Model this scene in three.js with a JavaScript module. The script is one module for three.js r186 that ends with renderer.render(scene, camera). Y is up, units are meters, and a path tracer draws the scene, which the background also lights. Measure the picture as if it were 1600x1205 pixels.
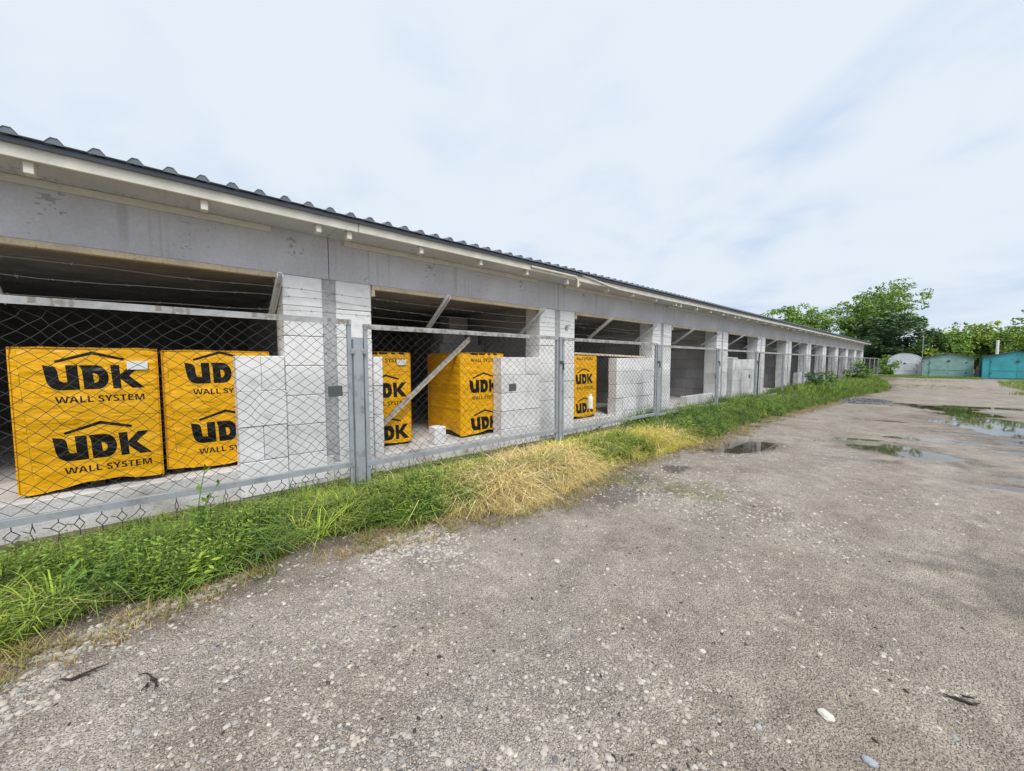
import * as THREE from 'three';
import { mergeGeometries } from 'three/addons/utils/BufferGeometryUtils.js';

/* ---------- camera, sky, sun, exposure ---------- */
const scene = new THREE.Scene();
const camera = new THREE.PerspectiveCamera(2 * Math.atan(602.5 / 601) * 180 / Math.PI, 1600 / 1205, 0.05, 3000);
camera.rotation.order = 'YXZ';
camera.position.set(0, 1.6, 0);
camera.rotation.set(-3.665 * Math.PI / 180, 48.303 * Math.PI / 180, 0);
const renderer = new THREE.WebGLRenderer({ antialias: true });
renderer.setSize(1024, 771);
renderer.toneMapping = THREE.LinearToneMapping;
renderer.toneMappingExposure = 1.2;
renderer.shadowMap.enabled = true;
const SUN_DIR = new THREE.Vector3(0.56, 0.84, 0.26).normalize();
const SUN_I = 2.7, SKY_K = .9;

/* ---------- random and noise ---------- */
function rng(seed) { let s = seed >>> 0; return () => { s = (s + 0x6D2B79F5) >>> 0; let t = s; t = Math.imul(t ^ (t >>> 15), t | 1); t ^= t + Math.imul(t ^ (t >>> 7), t | 61); return ((t ^ (t >>> 14)) >>> 0) / 4294967296; }; }
const hash2 = (x, y, s = 0) => { let h = Math.imul(x | 0, 374761393) + Math.imul(y | 0, 668265263) + Math.imul(s | 0, 362437); h = Math.imul(h ^ (h >>> 13), 1274126177); h ^= h >>> 16; return (h >>> 0) / 4294967296; };
const sm = t => t * t * (3 - 2 * t), clamp = (v, a = 0, b = 1) => v < a ? a : v > b ? b : v, lerp = (a, b, t) => a + (b - a) * t;
const step = (a, b, v) => sm(clamp((v - a) / (b - a)));
function vnoise(x, y, s = 0, per = 0) {
  const xi = Math.floor(x), yi = Math.floor(y), fx = sm(x - xi), fy = sm(y - yi);
  const w = per ? (v => ((v % per) + per) % per) : (v => v);
  const x0 = w(xi), x1 = w(xi + 1), y0 = w(yi), y1 = w(yi + 1);
  return lerp(lerp(hash2(x0, y0, s), hash2(x1, y0, s), fx), lerp(hash2(x0, y1, s), hash2(x1, y1, s), fx), fy);
}
function fbm(x, y, oct = 4, s = 0, per = 0) { let a = 0, k = .5, n = 0; for (let i = 0; i < oct; i++) { a += k * vnoise(x, y, s + i * 17, per); n += k; k *= .5; x *= 2; y *= 2; per *= 2; } return a / n; }

/* sky: thin high overcast with streaks, bluer gaps */
{
  const W = 2048, Hh = 1024, d = new Float32Array(W * Hh * 4);
  for (let j = 0; j < Hh; j++) for (let i = 0; i < W; i++) {
    const el = ((j + .5) / Hh - .5) * Math.PI, az = ((i + .5) / W - .5) * 2 * Math.PI;
    let y = Math.sin(el), x = Math.cos(el) * Math.cos(az), z = Math.cos(el) * Math.sin(az);
    let r, g, b;
    const yy = Math.max(y, 0), q = 1 / (yy + .16), u = x * q, v = z * q;
    const du = u * .8 + v * .6, dv = -u * .6 + v * .8;               // drift of the cloud bands
    const wx = fbm(u * 1.1, v * 1.1, 3, 5) - .5, wy = fbm(u * 1.1 + 7, v * 1.1 + 2, 3, 8) - .5;
    const band = fbm(du * 1.1 + wx * 1.6, dv * 2.6 + wy * 1.6, 5, 11), puff = fbm(u * 4.2 + wx * 2.5, v * 4.2 + wy * 2.5, 5, 29), veil = fbm(u * .62 + 8.3, v * .62 + 1.7, 4, 23);
    let c = clamp(.55 + (veil - .5) * 1.0 + (band - .5) * (.75 + .8 * Math.exp(-yy * 3)) + (puff - .5) * 1.0 + yy * .3);
    const hz = Math.exp(-yy * 9);
    c = lerp(c, .8, hz * .75);
    c = sm(c);
    r = lerp(.50, .73, c); g = lerp(.635, .80, c); b = lerp(.83, .885, c);
    if (y < 0) { const t = clamp(-y * 12); r = lerp(r, .3, t); g = lerp(g, .29, t); b = lerp(b, .27, t); }
    const o = (j * W + i) * 4; d[o] = r * SKY_K; d[o + 1] = g * SKY_K; d[o + 2] = b * SKY_K; d[o + 3] = 1;
  }
  const t = new THREE.DataTexture(d, W, Hh, THREE.RGBAFormat, THREE.FloatType);
  t.mapping = THREE.EquirectangularReflectionMapping; t.magFilter = THREE.LinearFilter; t.minFilter = THREE.LinearFilter; t.wrapS = THREE.RepeatWrapping; t.needsUpdate = true;
  scene.background = t; scene.environment = t;
}
const sun = new THREE.DirectionalLight(new THREE.Color(1, .965, .91), SUN_I);
sun.name = 'sun'; sun.position.copy(SUN_DIR).multiplyScalar(60).add(new THREE.Vector3(0, 0, -20)); sun.target.position.set(0, 0, -20);
sun.castShadow = true; sun.shadow.radius = 45; sun.shadow.mapSize.set(4096, 4096);
Object.assign(sun.shadow.camera, { left: -50, right: 50, top: 50, bottom: -50, near: 1, far: 160 });
scene.add(sun, sun.target);

/* ---------- textures ---------- */
function dataTex(N, f, srgb, rx = 1, ry = 1) {
  const d = new Uint8Array(N * N * 4);
  for (let j = 0; j < N; j++) for (let i = 0; i < N; i++) { const c = f(i / N, j / N, i, j), o = (j * N + i) * 4; if (typeof c === 'number') d[o] = d[o + 1] = d[o + 2] = clamp(c) * 255; else { d[o] = clamp(c[0]) * 255; d[o + 1] = clamp(c[1]) * 255; d[o + 2] = clamp(c[2]) * 255; } d[o + 3] = 255; }
  const t = new THREE.DataTexture(d, N, N, THREE.RGBAFormat); t.wrapS = t.wrapT = THREE.RepeatWrapping; t.magFilter = THREE.LinearFilter; t.minFilter = THREE.LinearMipmapLinearFilter; t.generateMipmaps = true;
  if (srgb) t.colorSpace = THREE.SRGBColorSpace; t.repeat.set(rx, ry); t.needsUpdate = true; return t;
}
const s2 = v => v <= .0031308 ? v * 12.92 : 1.055 * Math.pow(v, 1 / 2.4) - .055;   // linear -> sRGB
const lin3 = (r, g, b, k) => [s2(clamp(r * k)), s2(clamp(g * k)), s2(clamp(b * k))];
// 1 uv unit = 1 m everywhere; a texture tile covers 1/repeat metres
function noisePair(N, tile, base, { grain = .25, blot = .25, gf = 256, bf = 6, pores = 0, poreF = 90, stain = null, seed = 1, aniso = 1 }) {
  const H = new Float32Array(N * N);
  const col = dataTex(N, (u, v, i, j) => {
    const g = vnoise(u * gf, v * gf * aniso, seed, gf) * .6 + vnoise(u * gf / 2, v * gf / 2 * aniso, seed + 3, gf / 2) * .4, bl = fbm(u * bf, v * bf, 4, seed + 9, bf);
    let k = 1 + (g - .5) * grain * 2 + (bl - .5) * blot * 2, h = .6 + (g - .5) * .5 + (bl - .5) * .3;
    if (pores) { const p = vnoise(u * poreF, v * poreF, seed + 31, poreF); const q = clamp((p - (1 - pores)) / pores); k *= 1 - .35 * q; h -= .5 * q; }
    let c = base;
    if (stain) { const [m, sc] = stain(u, v); c = [lerp(c[0], sc[0], m), lerp(c[1], sc[1], m), lerp(c[2], sc[2], m)]; h -= m * .25; }
    H[j * N + i] = clamp(h); return lin3(c[0], c[1], c[2], k);
  }, true, 1 / tile, 1 / tile);
  const bump = dataTex(N, (u, v, i, j) => H[j * N + i], false, 1 / tile, 1 / tile);
  return { map: col, bumpMap: bump };
}
const std = o => new THREE.MeshStandardMaterial({ roughness: .9, ...o });
const M = {};
{
  const aac = noisePair(512, 1.1, [.81, .805, .82], { grain: .05, blot: .09, gf: 200, bf: 5, pores: .12, poreF: 110, seed: 3, stain: (u, v) => { const a = fbm(u * 5, v * 7, 5, 311, 0), b = vnoise(u * 34, v * 34, 317, 34); return [clamp((a - .56) * 5) * .35 + clamp((b - .9) * 12) * .35, [.5, .47, .43]]; } });
  M.aac = [1, .95, .9].map(k => std({ ...aac, bumpScale: .002, color: new THREE.Color().setRGB(k, k, k) }));
  const conc = noisePair(1024, 3.7, [.555, .545, .58], { grain: .08, blot: .16, gf: 256, bf: 7, seed: 12, stain: (u, v) => { const a = vnoise(u * 120, v * 170, 77, 0) * fbm(u * 10, v * 10, 3, 55, 10); const dr = vnoise(u * 90, v * 4, 79, 0) * fbm(u * 14, v * 5, 3, 81, 0); return [Math.max(clamp((a - .53) * 12) * .5, clamp((dr - .42) * 5) * .22), [.16, .15, .155]]; } });
  M.beam = std({ ...conc, bumpScale: .004, roughness: .88 });
  const rough = noisePair(512, 1.3, [.40, .405, .42], { grain: .3, blot: .2, gf: 128, bf: 6, pores: .25, poreF: 64, seed: 21 });
  M.roughConc = std({ ...rough, bumpScale: .008 });
  const slab = noisePair(1024, 2.9, [.62, .61, .60], { grain: .12, blot: .2, gf: 256, bf: 8, pores: .1, poreF: 90, seed: 31, stain: (u, v) => { const a = fbm(u * 12, v * 12, 4, 91, 12); return [clamp((a - .58) * 5) * .55, [.27, .24, .2]]; } });
  M.slab = std({ ...slab, bumpScale: .006 });
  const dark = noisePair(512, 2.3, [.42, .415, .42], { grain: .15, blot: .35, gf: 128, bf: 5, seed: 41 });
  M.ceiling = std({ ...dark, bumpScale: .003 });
  const back = noisePair(512, 2.1, [.2, .195, .19], { grain: .2, blot: .35, gf: 128, bf: 5, seed: 44 });  // darkness of the deep bays is put into the back wall colour
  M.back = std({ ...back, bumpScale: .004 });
  const innerShade = noisePair(512, 2.3, [.5, .49, .5], { grain: .08, blot: .25, gf: 128, bf: 5, pores: .1, seed: 47 });  // same white blocks, greyed so the colour carries the indoor shade
  M.innerShade = [1, .9, .8].map(k => std({ ...innerShade, bumpScale: .003, color: new THREE.Color().setRGB(k, k, k) }));
  M.joint = std({ color: new THREE.Color().setRGB(.17, .165, .16) });
  M.soffit = std({ ...conc, bumpScale: .001 });
  M.mortar = std({ color: new THREE.Color().setRGB(.42, .42, .43) });
  const cream = noisePair(512, 1.0, [.66, .63, .56], { grain: .06, blot: .16, gf: 128, bf: 6, seed: 51 });
  M.cream = std({ ...cream, bumpScale: .001, roughness: .7 });
  const wood = noisePair(512, .8, [.56, .47, .33], { grain: .14, blot: .2, gf: 96, bf: 5, seed: 53, stain: (u, v) => { const a = vnoise(u * 24, v * 60, 9, 24); return [clamp((a - .78) * 6) * .7, [.14, .09, .05]]; } });
  M.wood = std({ ...wood, bumpScale: .002, roughness: .85 });
  M.woodPale = std({ ...wood, bumpScale: .002, color: new THREE.Color().setRGB(1.15, 1.15, 1.2) });
  const roof = noisePair(512, 1.5, [.12, .14, .17], { grain: .05, blot: .3, gf: 128, bf: 5, seed: 61 });
  M.roof = std({ ...roof, roughness: .42, bumpScale: .001 });
  const steel = noisePair(512, .9, [.31, .335, .37], { grain: .06, blot: .14, gf: 128, bf: 6, seed: 71, stain: (u, v) => { const a = fbm(u * 9, v * 9, 4, 73, 9), b = vnoise(u * 60, v * 60, 75, 60); return [clamp((a - .6) * 8) * .5 * (.4 + b), [.15, .13, .12]]; } });
  M.steel = std({ ...steel, roughness: .5, metalness: .1, bumpScale: .001 });
  const rail = noisePair(512, .7, [.35, .355, .36], { grain: .12, blot: .3, gf: 128, bf: 8, seed: 79, stain: (u, v) => { const a = fbm(u * 14, v * 14, 4, 83, 14); return [clamp((a - .56) * 8) * .7, [.17, .13, .10]]; } });
  M.rail = std({ ...rail, roughness: .6, metalness: .1, bumpScale: .0015 });
  M.wire = std({ color: new THREE.Color().setRGB(.045, .043, .042), roughness: .85, metalness: 0 });
  M.looseWire = std({ color: new THREE.Color().setRGB(.045, .04, .038), roughness: .7 });
  M.barb = std({ color: new THREE.Color().setRGB(.2, .2, .21), roughness: .5, metalness: .5 });
  M.plate = std({ color: new THREE.Color().setRGB(.075, .08, .085), roughness: .6 });
  M.darkSteel = std({ color: new THREE.Color().setRGB(.06, .065, .07), roughness: .6 });
  M.arm = std({ color: new THREE.Color().setRGB(.72, .73, .75), roughness: .45 });
  M.pallet = std({ color: new THREE.Color().setRGB(.03, .027, .025) });
  M.sticker = std({ color: new THREE.Color().setRGB(.72, .73, .74), roughness: .4 });
  M.plastic = std({ color: new THREE.Color().setRGB(.72, .71, .62), roughness: .45 });
  M.stick = std({ color: new THREE.Color().setRGB(.035, .03, .026) });
  const bark = noisePair(256, .6, [.12, .1, .08], { grain: .35, blot: .3, gf: 64, bf: 6, seed: 87 });
  M.bark = std({ ...bark, bumpScale: .02 });
}

/* ---------- geometry helpers ---------- */
// building frame: a = metres along the facade (away from the camera), n = metres from the camera towards the facade
const P = (a, n, y) => new THREE.Vector3(-n, y, -a);
class MB {
  constructor() { this.p = []; this.u = []; }
  tri(a, b, c) {
    const ax = b.x - a.x, ay = b.y - a.y, az = b.z - a.z, bx = c.x - a.x, by = c.y - a.y, bz = c.z - a.z;
    const X = Math.abs(ay * bz - az * by), Y = Math.abs(az * bx - ax * bz), Z = Math.abs(ax * by - ay * bx);
    for (const v of [a, b, c]) { this.p.push(v.x, v.y, v.z); if (X >= Y && X >= Z) this.u.push(v.z, v.y); else if (Y >= Z) this.u.push(v.z, v.x); else this.u.push(v.x, v.y); }
    return this;
  }
  quad(a, b, c, d) { this.tri(a, b, c); return this.tri(a, c, d); }
  // chamfered box in its own axes, 44 triangles (12 with no chamfer); m = matrix
  box(w, h, d, c = 0, m = null) {
    const hx = w / 2, hy = h / 2, hz = d / 2, T = (x, y, z) => { const v = new THREE.Vector3(x, y, z); return m ? v.applyMatrix4(m) : v; };
    const S = [1, -1], F = (s, ax, i, j) => { const e = [0, 0, 0], hh = [hx, hy, hz]; e[ax] = s * hh[ax]; const o = [(ax + 1) % 3, (ax + 2) % 3]; e[o[0]] = i * (hh[o[0]] - c); e[o[1]] = j * (hh[o[1]] - c); return T(...e); };
    const cen = T(0, 0, 0);
    const out = (...q) => { const n = new THREE.Vector3().subVectors(q[1], q[0]).cross(new THREE.Vector3().subVectors(q[2], q[0])); const mid = q.reduce((a, v) => a.add(v), new THREE.Vector3()).divideScalar(q.length).sub(cen); if (n.dot(mid) < 0) q.reverse(); q.length === 4 ? this.quad(...q) : this.tri(...q); };
    for (let ax = 0; ax < 3; ax++) for (const s of S) out(F(s, ax, 1, 1), F(s, ax, -1, 1), F(s, ax, -1, -1), F(s, ax, 1, -1));
    if (c > 0) {
      for (let ax = 0; ax < 3; ax++) { const b = (ax + 1) % 3; for (const s of S) for (const t of S) out(F(s, ax, t, 1), F(s, ax, t, -1), F(t, b, -1, s), F(t, b, 1, s)); }
      for (const x of S) for (const y of S) for (const z of S) out(F(x, 0, y, z), F(y, 1, z, x), F(z, 2, x, y));
    }
    return this;
  }
  bxa(a0, a1, n0, n1, y0, y1, c = 0) { return this.box(n1 - n0, y1 - y0, a1 - a0, c, new THREE.Matrix4().makeTranslation(-(n0 + n1) / 2, (y0 + y1) / 2, -(a0 + a1) / 2)); }
  rod(p, q, r, k = 3, r2 = r) {
    const d = new THREE.Vector3().subVectors(q, p).normalize(), s = Math.abs(d.y) < .9 ? new THREE.Vector3(0, 1, 0) : new THREE.Vector3(1, 0, 0), e = s.cross(d).normalize(), g = new THREE.Vector3().crossVectors(d, e);
    let prev = null, first = null;
    for (let i = 0; i <= k; i++) { const t = i / k * 2 * Math.PI, o = e.clone().multiplyScalar(Math.cos(t)).addScaledVector(g, Math.sin(t)); const A = p.clone().addScaledVector(o, r), B = q.clone().addScaledVector(o, r2); if (prev) this.quad(prev[0], A, B, prev[1]); prev = [A, B]; }
    return this;
  }
  // bar of w x h between two points
  bar(p, q, w, h, c = 0) {
    const d = new THREE.Vector3().subVectors(q, p), L = d.length(); d.normalize();
    const up = Math.abs(d.y) < .95 ? new THREE.Vector3(0, 1, 0) : new THREE.Vector3(1, 0, 0), x = new THREE.Vector3().crossVectors(up, d).normalize(), y = new THREE.Vector3().crossVectors(d, x);
    const m = new THREE.Matrix4().makeBasis(x, y, d).setPosition(p.clone().add(q).multiplyScalar(.5)); return this.box(w, h, L, c, m);
  }
  path(pts, r, k = 6) { for (let i = 0; i + 1 < pts.length; i++) this.rod(pts[i], pts[i + 1], r, k); return this; }
  geo() { const g = new THREE.BufferGeometry(); g.setAttribute('position', new THREE.Float32BufferAttribute(this.p, 3)); g.setAttribute('uv', new THREE.Float32BufferAttribute(this.u, 2)); g.computeVertexNormals(); return g; }
}
const bxa = (...k) => new MB().bxa(...k).geo();
const used = {};
function numbered(n) { const k = used[n] = (used[n] ?? -1) + 1; return k ? `${n}_${String(k).padStart(3, '0')}` : n; }
function thing(name, label, category, pos, group) { const g = new THREE.Group(); g.name = numbered(name); g.position.copy(pos); g.userData = { label, category }; if (group) g.userData.group = group; scene.add(g); return g; }
const wpos = g => { const v = new THREE.Vector3(); for (let o = g; o && o !== scene; o = o.parent) v.add(o.position); return v; };
// part(parent, name, geometry in world axes, material)
function part(parent, name, geo, mat, kind) { const m = new THREE.Mesh(geo, mat); m.name = name; m.position.copy(wpos(parent)).negate(); m.castShadow = m.receiveShadow = true; if (kind) m.userData.kind = kind; parent.add(m); return m; }
function partAt(parent, name, geo, mat, pos) { const m = new THREE.Mesh(geo, mat); m.name = name; m.position.copy(pos).sub(wpos(parent)); m.castShadow = m.receiveShadow = true; parent.add(m); return m; }
function solo(name, geo, mat, label, category, group, pos) { const m = new THREE.Mesh(geo, mat); m.name = numbered(name); if (pos) m.position.copy(pos); m.castShadow = m.receiveShadow = true; m.userData = { label, category }; if (group) m.userData.group = group; scene.add(m); return m; }
const ORD = ['first', 'second', 'third', 'fourth', 'fifth', 'sixth', 'seventh', 'eighth', 'ninth', 'tenth', 'eleventh', 'twelfth', 'thirteenth', 'fourteenth', 'fifteenth', 'sixteenth', 'seventeenth', 'eighteenth'];
const R = rng(20240611);
const rr = (a, b, r = R) => a + (b - a) * r();

/* ---------- ground ---------- */
const EDGE = [[-4, 3.1], [-2, 3.2], [-.75, 3.32], [-.1, 3.5], [.9, 3.5], [2.06, 3.25], [3, 2.95], [4.2, 3.05], [5.2, 3.3], [6.5, 3.2], [8.2, 3.05], [12, 3.2], [18.7, 2.85], [24, 2.4], [29, 1.95], [33, 2.1], [40, 2.8], [56, 3.2], [90, 3.2]];
function edgeN(a) { for (let i = 1; i < EDGE.length; i++) if (a <= EDGE[i][0]) { const [a0, e0] = EDGE[i - 1], [a1, e1] = EDGE[i]; return lerp(e0, e1, clamp((a - a0) / (a1 - a0))); } return 3.2; }
const PUD = [ // x, z, rx, rz, turn
  [-2.42, -8.0, .34, .78, -.25], [-.36, -9.6, .80, .62, -.45], [-.75, -8.35, .34, .10, .3], [-.15, -19.6, .9, .55, -.7], [1.6, -14.6, 1.5, 2.6, .3], [.75, -18.2, .5, .9, .2], [1.35, -12.4, .55, .3, .2], [.75, -7.85, .5, .16, .2], [.1, -11.6, .55, .14, .3], [1.2, -11.0, .6, .16, .15], [1.0, -20.8, .9, .35, .2], [-.9, -14.2, .5, .12, .1], [.35, -13.0, .5, .14, .3], [1.3, -8.6, .6, .16, .1], [-1.05, -20.6, .5, .25, 0]];
const WATER = -.012;
function pudField(x, z, p) { const c = Math.cos(p[4]), s = Math.sin(p[4]), dx = x - p[0], dz = z - p[1], u = (dx * c - dz * s) / p[2], v = (dx * s + dz * c) / p[3]; return Math.hypot(u, v) + (fbm(x * 2.1, z * 2.1, 3, 311) - .5) * 1.15 + (vnoise(x * 9, z * 9, 313) - .5) * .22; }
function baseH(x, z) {
  let h = (fbm(x * .45 + 9, z * .45, 3, 201) - .5) * .05 + (vnoise(x * 3.1, z * 3.1, 207) - .5) * .012 + (vnoise(x * 9, z * 9, 209) - .5) * .008 + (vnoise(x * 24, z * 24, 211) - .5) * .006;
  const rut = Math.sin((x * .9 + z * .12) * 2.2 + fbm(x * .3, z * .3, 2, 213) * 5) * .006; return h + rut;
}
function ground(x, z) {
  const r = Math.hypot(x, z); let h = r > 90 ? 0 : baseH(x, z);
  const over = -x - edgeN(-z); if (over > 0 && x < -1.5) h += Math.min(over * .06, .05) + step(0, .4, over) * (vnoise(x * 5, z * 5, 221) - .5) * .04;
  if (z < -5 && z > -24 && x > -4 && x < 6) for (const p of PUD) { if (Math.abs(x - p[0]) > 4 || Math.abs(z - p[1]) > 5) continue; const s = pudField(x, z, p); if (s < 2.4) { const t = WATER + clamp((s - 1) * .045, -.03, .03) + (vnoise(x * 24, z * 24, 211) - .5) * .003; h = Math.min(lerp(h, t, 1 - step(1.5, 2.4, s)), Math.max(h, s < 1 ? t : h)); if (s < 1.5) h = Math.min(h, Math.max(t, -1)); } }
  if (x < -4.9 && z > -52 && z < 6) h = Math.min(h, .05);
  return h;
}
function soilMask(x, z) { const e = edgeN(-z), n = -x; return step(e - .55, e + .15, n + (fbm(x * 2.5, z * 2.5, 3, 231) - .5) * .9); }
function groundColor(x, z) {
  const big = fbm(x * .35, z * .35, 4, 241), mid = fbm(x * 1.6, z * 1.6, 4, 243), fine = vnoise(x * 7, z * 7, 247);
  let c = [.352, .303, .252];
  const t = clamp((big - .38) * 3); c = [lerp(c[0], .41, t * .7), lerp(c[1], .365, t * .7), lerp(c[2], .325, t * .7)];
  const br = clamp((mid - .5) * 5) * .45; c = [lerp(c[0], .29, br), lerp(c[1], .235, br), lerp(c[2], .185, br)];
  const red = step(-34, -42, z) * step(-53, -46, z) * clamp((mid - .25) * 2); c = [lerp(c[0], .42, red), lerp(c[1], .33, red), lerp(c[2], .27, red)];
  // dark oily stains
  for (const [sx, sz, r0, st] of [[-2.5, -3.9, .34, .6], [-2.58, -5.55, .22, .8], [.55, -4.4, .55, .5], [-2.75, -4.7, .3, .5]]) { const q = Math.hypot(x - sx, (z - sz) * .8) / r0 + (fbm(x * 5, z * 5, 3, 251) - .5) * 1.4; const m = (1 - step(.6, 1.1, q)) * st; c = c.map((v, i) => lerp(v, [.09, .08, .07][i], m)); }
  // mossy patch
  { const q = Math.hypot((x + 1.95) / .38, (z + 4.72) / .42) + (fbm(x * 6, z * 6, 3, 257) - .5) * 1.6; const m = (1 - step(.55, 1.05, q)) * .5; c = c.map((v, i) => lerp(v, [.2, .2, .085][i], m)); }
  // damp earth round standing water
  if (z < -5 && z > -24 && x > -4 && x < 6) for (const p of PUD) { if (Math.abs(x - p[0]) > 3 || Math.abs(z - p[1]) > 4) continue; const s = pudField(x, z, p); const m = (1 - step(1.0, 1.75, s + (fine - .5) * .3)) * .6; c = c.map((v, i) => lerp(v, [.17, .142, .112][i], m)); }
  const so = soilMask(x, z) * (x < -1.5 ? 1 : 0); c = c.map((v, i) => lerp(v, [.15, .115, .075][i], so * (.6 + .4 * fine)));
  if (z < -50) { const m = step(-52, -54.5, z + (mid - .5) * 3); c = c.map((v, i) => lerp(v, [.11, .13, .05][i], m)); }
  const far = step(40, 80, Math.hypot(x, z)); c = c.map((v, i) => lerp(v, [.12, .14, .06][i], far));
  const k = 1 + (fine - .5) * .16; return c.map(v => v * k);
}
{
  const radii = [.02]; let r = .35; while (r < 900) { radii.push(r); r *= r < 1 ? 1.03 : r < 5 ? 1.013 : r < 24 ? 1.0075 : r < 60 ? 1.02 : 1.12; }
  const view = 48.303, angs = []; let t = -62; while (t < 62) { angs.push(t); t += .17; } while (t < 298) { angs.push(t); t += 3; } angs.push(298);
  const na = angs.length, nr = radii.length, pos = new Float32Array(na * nr * 3), col = new Float32Array(na * nr * 3), uv = new Float32Array(na * nr * 2), idx = [];
  let o = 0;
  for (let j = 0; j < nr; j++) for (let i = 0; i < na; i++) {
    const th = (view - angs[i]) * Math.PI / 180, x = -Math.sin(th) * radii[j], z = -Math.cos(th) * radii[j], c = groundColor(x, z);
    pos[o * 3] = x; pos[o * 3 + 1] = ground(x, z); pos[o * 3 + 2] = z; col[o * 3] = c[0] / .55; col[o * 3 + 1] = c[1] / .55; col[o * 3 + 2] = c[2] / .55; uv[o * 2] = x; uv[o * 2 + 1] = z; o++;
    if (j && i) { const A = (j - 1) * na + i - 1, B = A + 1, C = A + na, D = C + 1; idx.push(A, C, B, B, C, D); }
  }
  const g = new THREE.BufferGeometry(); g.setAttribute('position', new THREE.BufferAttribute(pos, 3)); g.setAttribute('color', new THREE.BufferAttribute(col, 3)); g.setAttribute('uv', new THREE.BufferAttribute(uv, 2)); g.setIndex(idx); g.computeVertexNormals();
  // grit: cells of small stones set in earth, colour and relief
  const N = 2048, H = new Float32Array(N * N), CE = 300;
  const map = dataTex(N, (u, v, i, j) => {
    const gx = u * CE, gy = v * CE, cx = Math.floor(gx), cy = Math.floor(gy); let best = 9, id = 0, sz = 0;
    for (let a = -1; a <= 1; a++) for (let b = -1; b <= 1; b++) { const X = ((cx + a) % CE + CE) % CE, Y = ((cy + b) % CE + CE) % CE, px = cx + a + hash2(X, Y, 1), py = cy + b + hash2(X, Y, 2), q = hash2(X, Y, 3), dx = gx - px, dy = gy - py, e = .6 + hash2(X, Y, 4) * .8, d = Math.hypot(dx * e, dy / e) / (.18 + q * .42); if (d < best) { best = d; id = hash2(X, Y, 5); sz = q; } }
    const gr = vnoise(u * 700, v * 700, 7, 700), bl = fbm(u * 9, v * 9, 5, 13, 9), md = fbm(u * 40, v * 40, 3, 19, 40);
    let k = .8 + (gr - .5) * .85 + (bl - .5) * .5 + (md - .5) * .5, h = .35 + (gr - .5) * .25 + (md - .5) * .5, c = [.55, .55, .55];
    if (best < 1) { const s = clamp((1 - best) * 3); const tone = id < .16 ? .42 : id < .55 ? .95 : id < .85 ? 1.15 : 1.5; k = lerp(k, tone * (.85 + gr * .3), s * .8); h += s * (.25 + sz * .35); }
    H[j * N + i] = clamp(h); return lin3(c[0], c[1], c[2] * (id > .7 && best < 1 ? 1.05 : .98), k);
  }, true, 1 / 3.3, 1 / 3.3);
  const bump = dataTex(N, (u, v, i, j) => H[j * N + i], false, 1 / 3.3, 1 / 3.3);
  const m = new THREE.Mesh(g, std({ map, bumpMap: bump, bumpScale: .012, roughness: .84, vertexColors: true })); m.name = 'ground'; m.receiveShadow = true; m.userData = { kind: 'structure', label: 'compacted grey-brown gravel yard with damp patches', category: 'ground' }; scene.add(m);
  // puddles: flat water lying in the hollows
  const wm = new THREE.MeshPhysicalMaterial({ color: new THREE.Color().setRGB(.95, .96, .92), roughness: .03, transmission: 1, thickness: .05, ior: 1.33, attenuationColor: new THREE.Color().setRGB(.45, .4, .28), attenuationDistance: .12 });
  PUD.forEach((p) => {
    const s = new THREE.Shape(); for (let i = 0; i <= 40; i++) { const t = i / 40 * 2 * Math.PI, u = Math.cos(t) * p[2] * 1.75, v = Math.sin(t) * p[3] * 1.75, c = Math.cos(p[4]), q = Math.sin(p[4]); s[i ? 'lineTo' : 'moveTo'](u * c + v * q, u * q - v * c); }
    const w = new THREE.Mesh(new THREE.ShapeGeometry(s).rotateX(-Math.PI / 2), wm); w.name = numbered('puddle_water'); w.position.set(p[0], WATER, p[1]); w.userData = { kind: 'structure' }; scene.add(w);
  });
}

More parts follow.
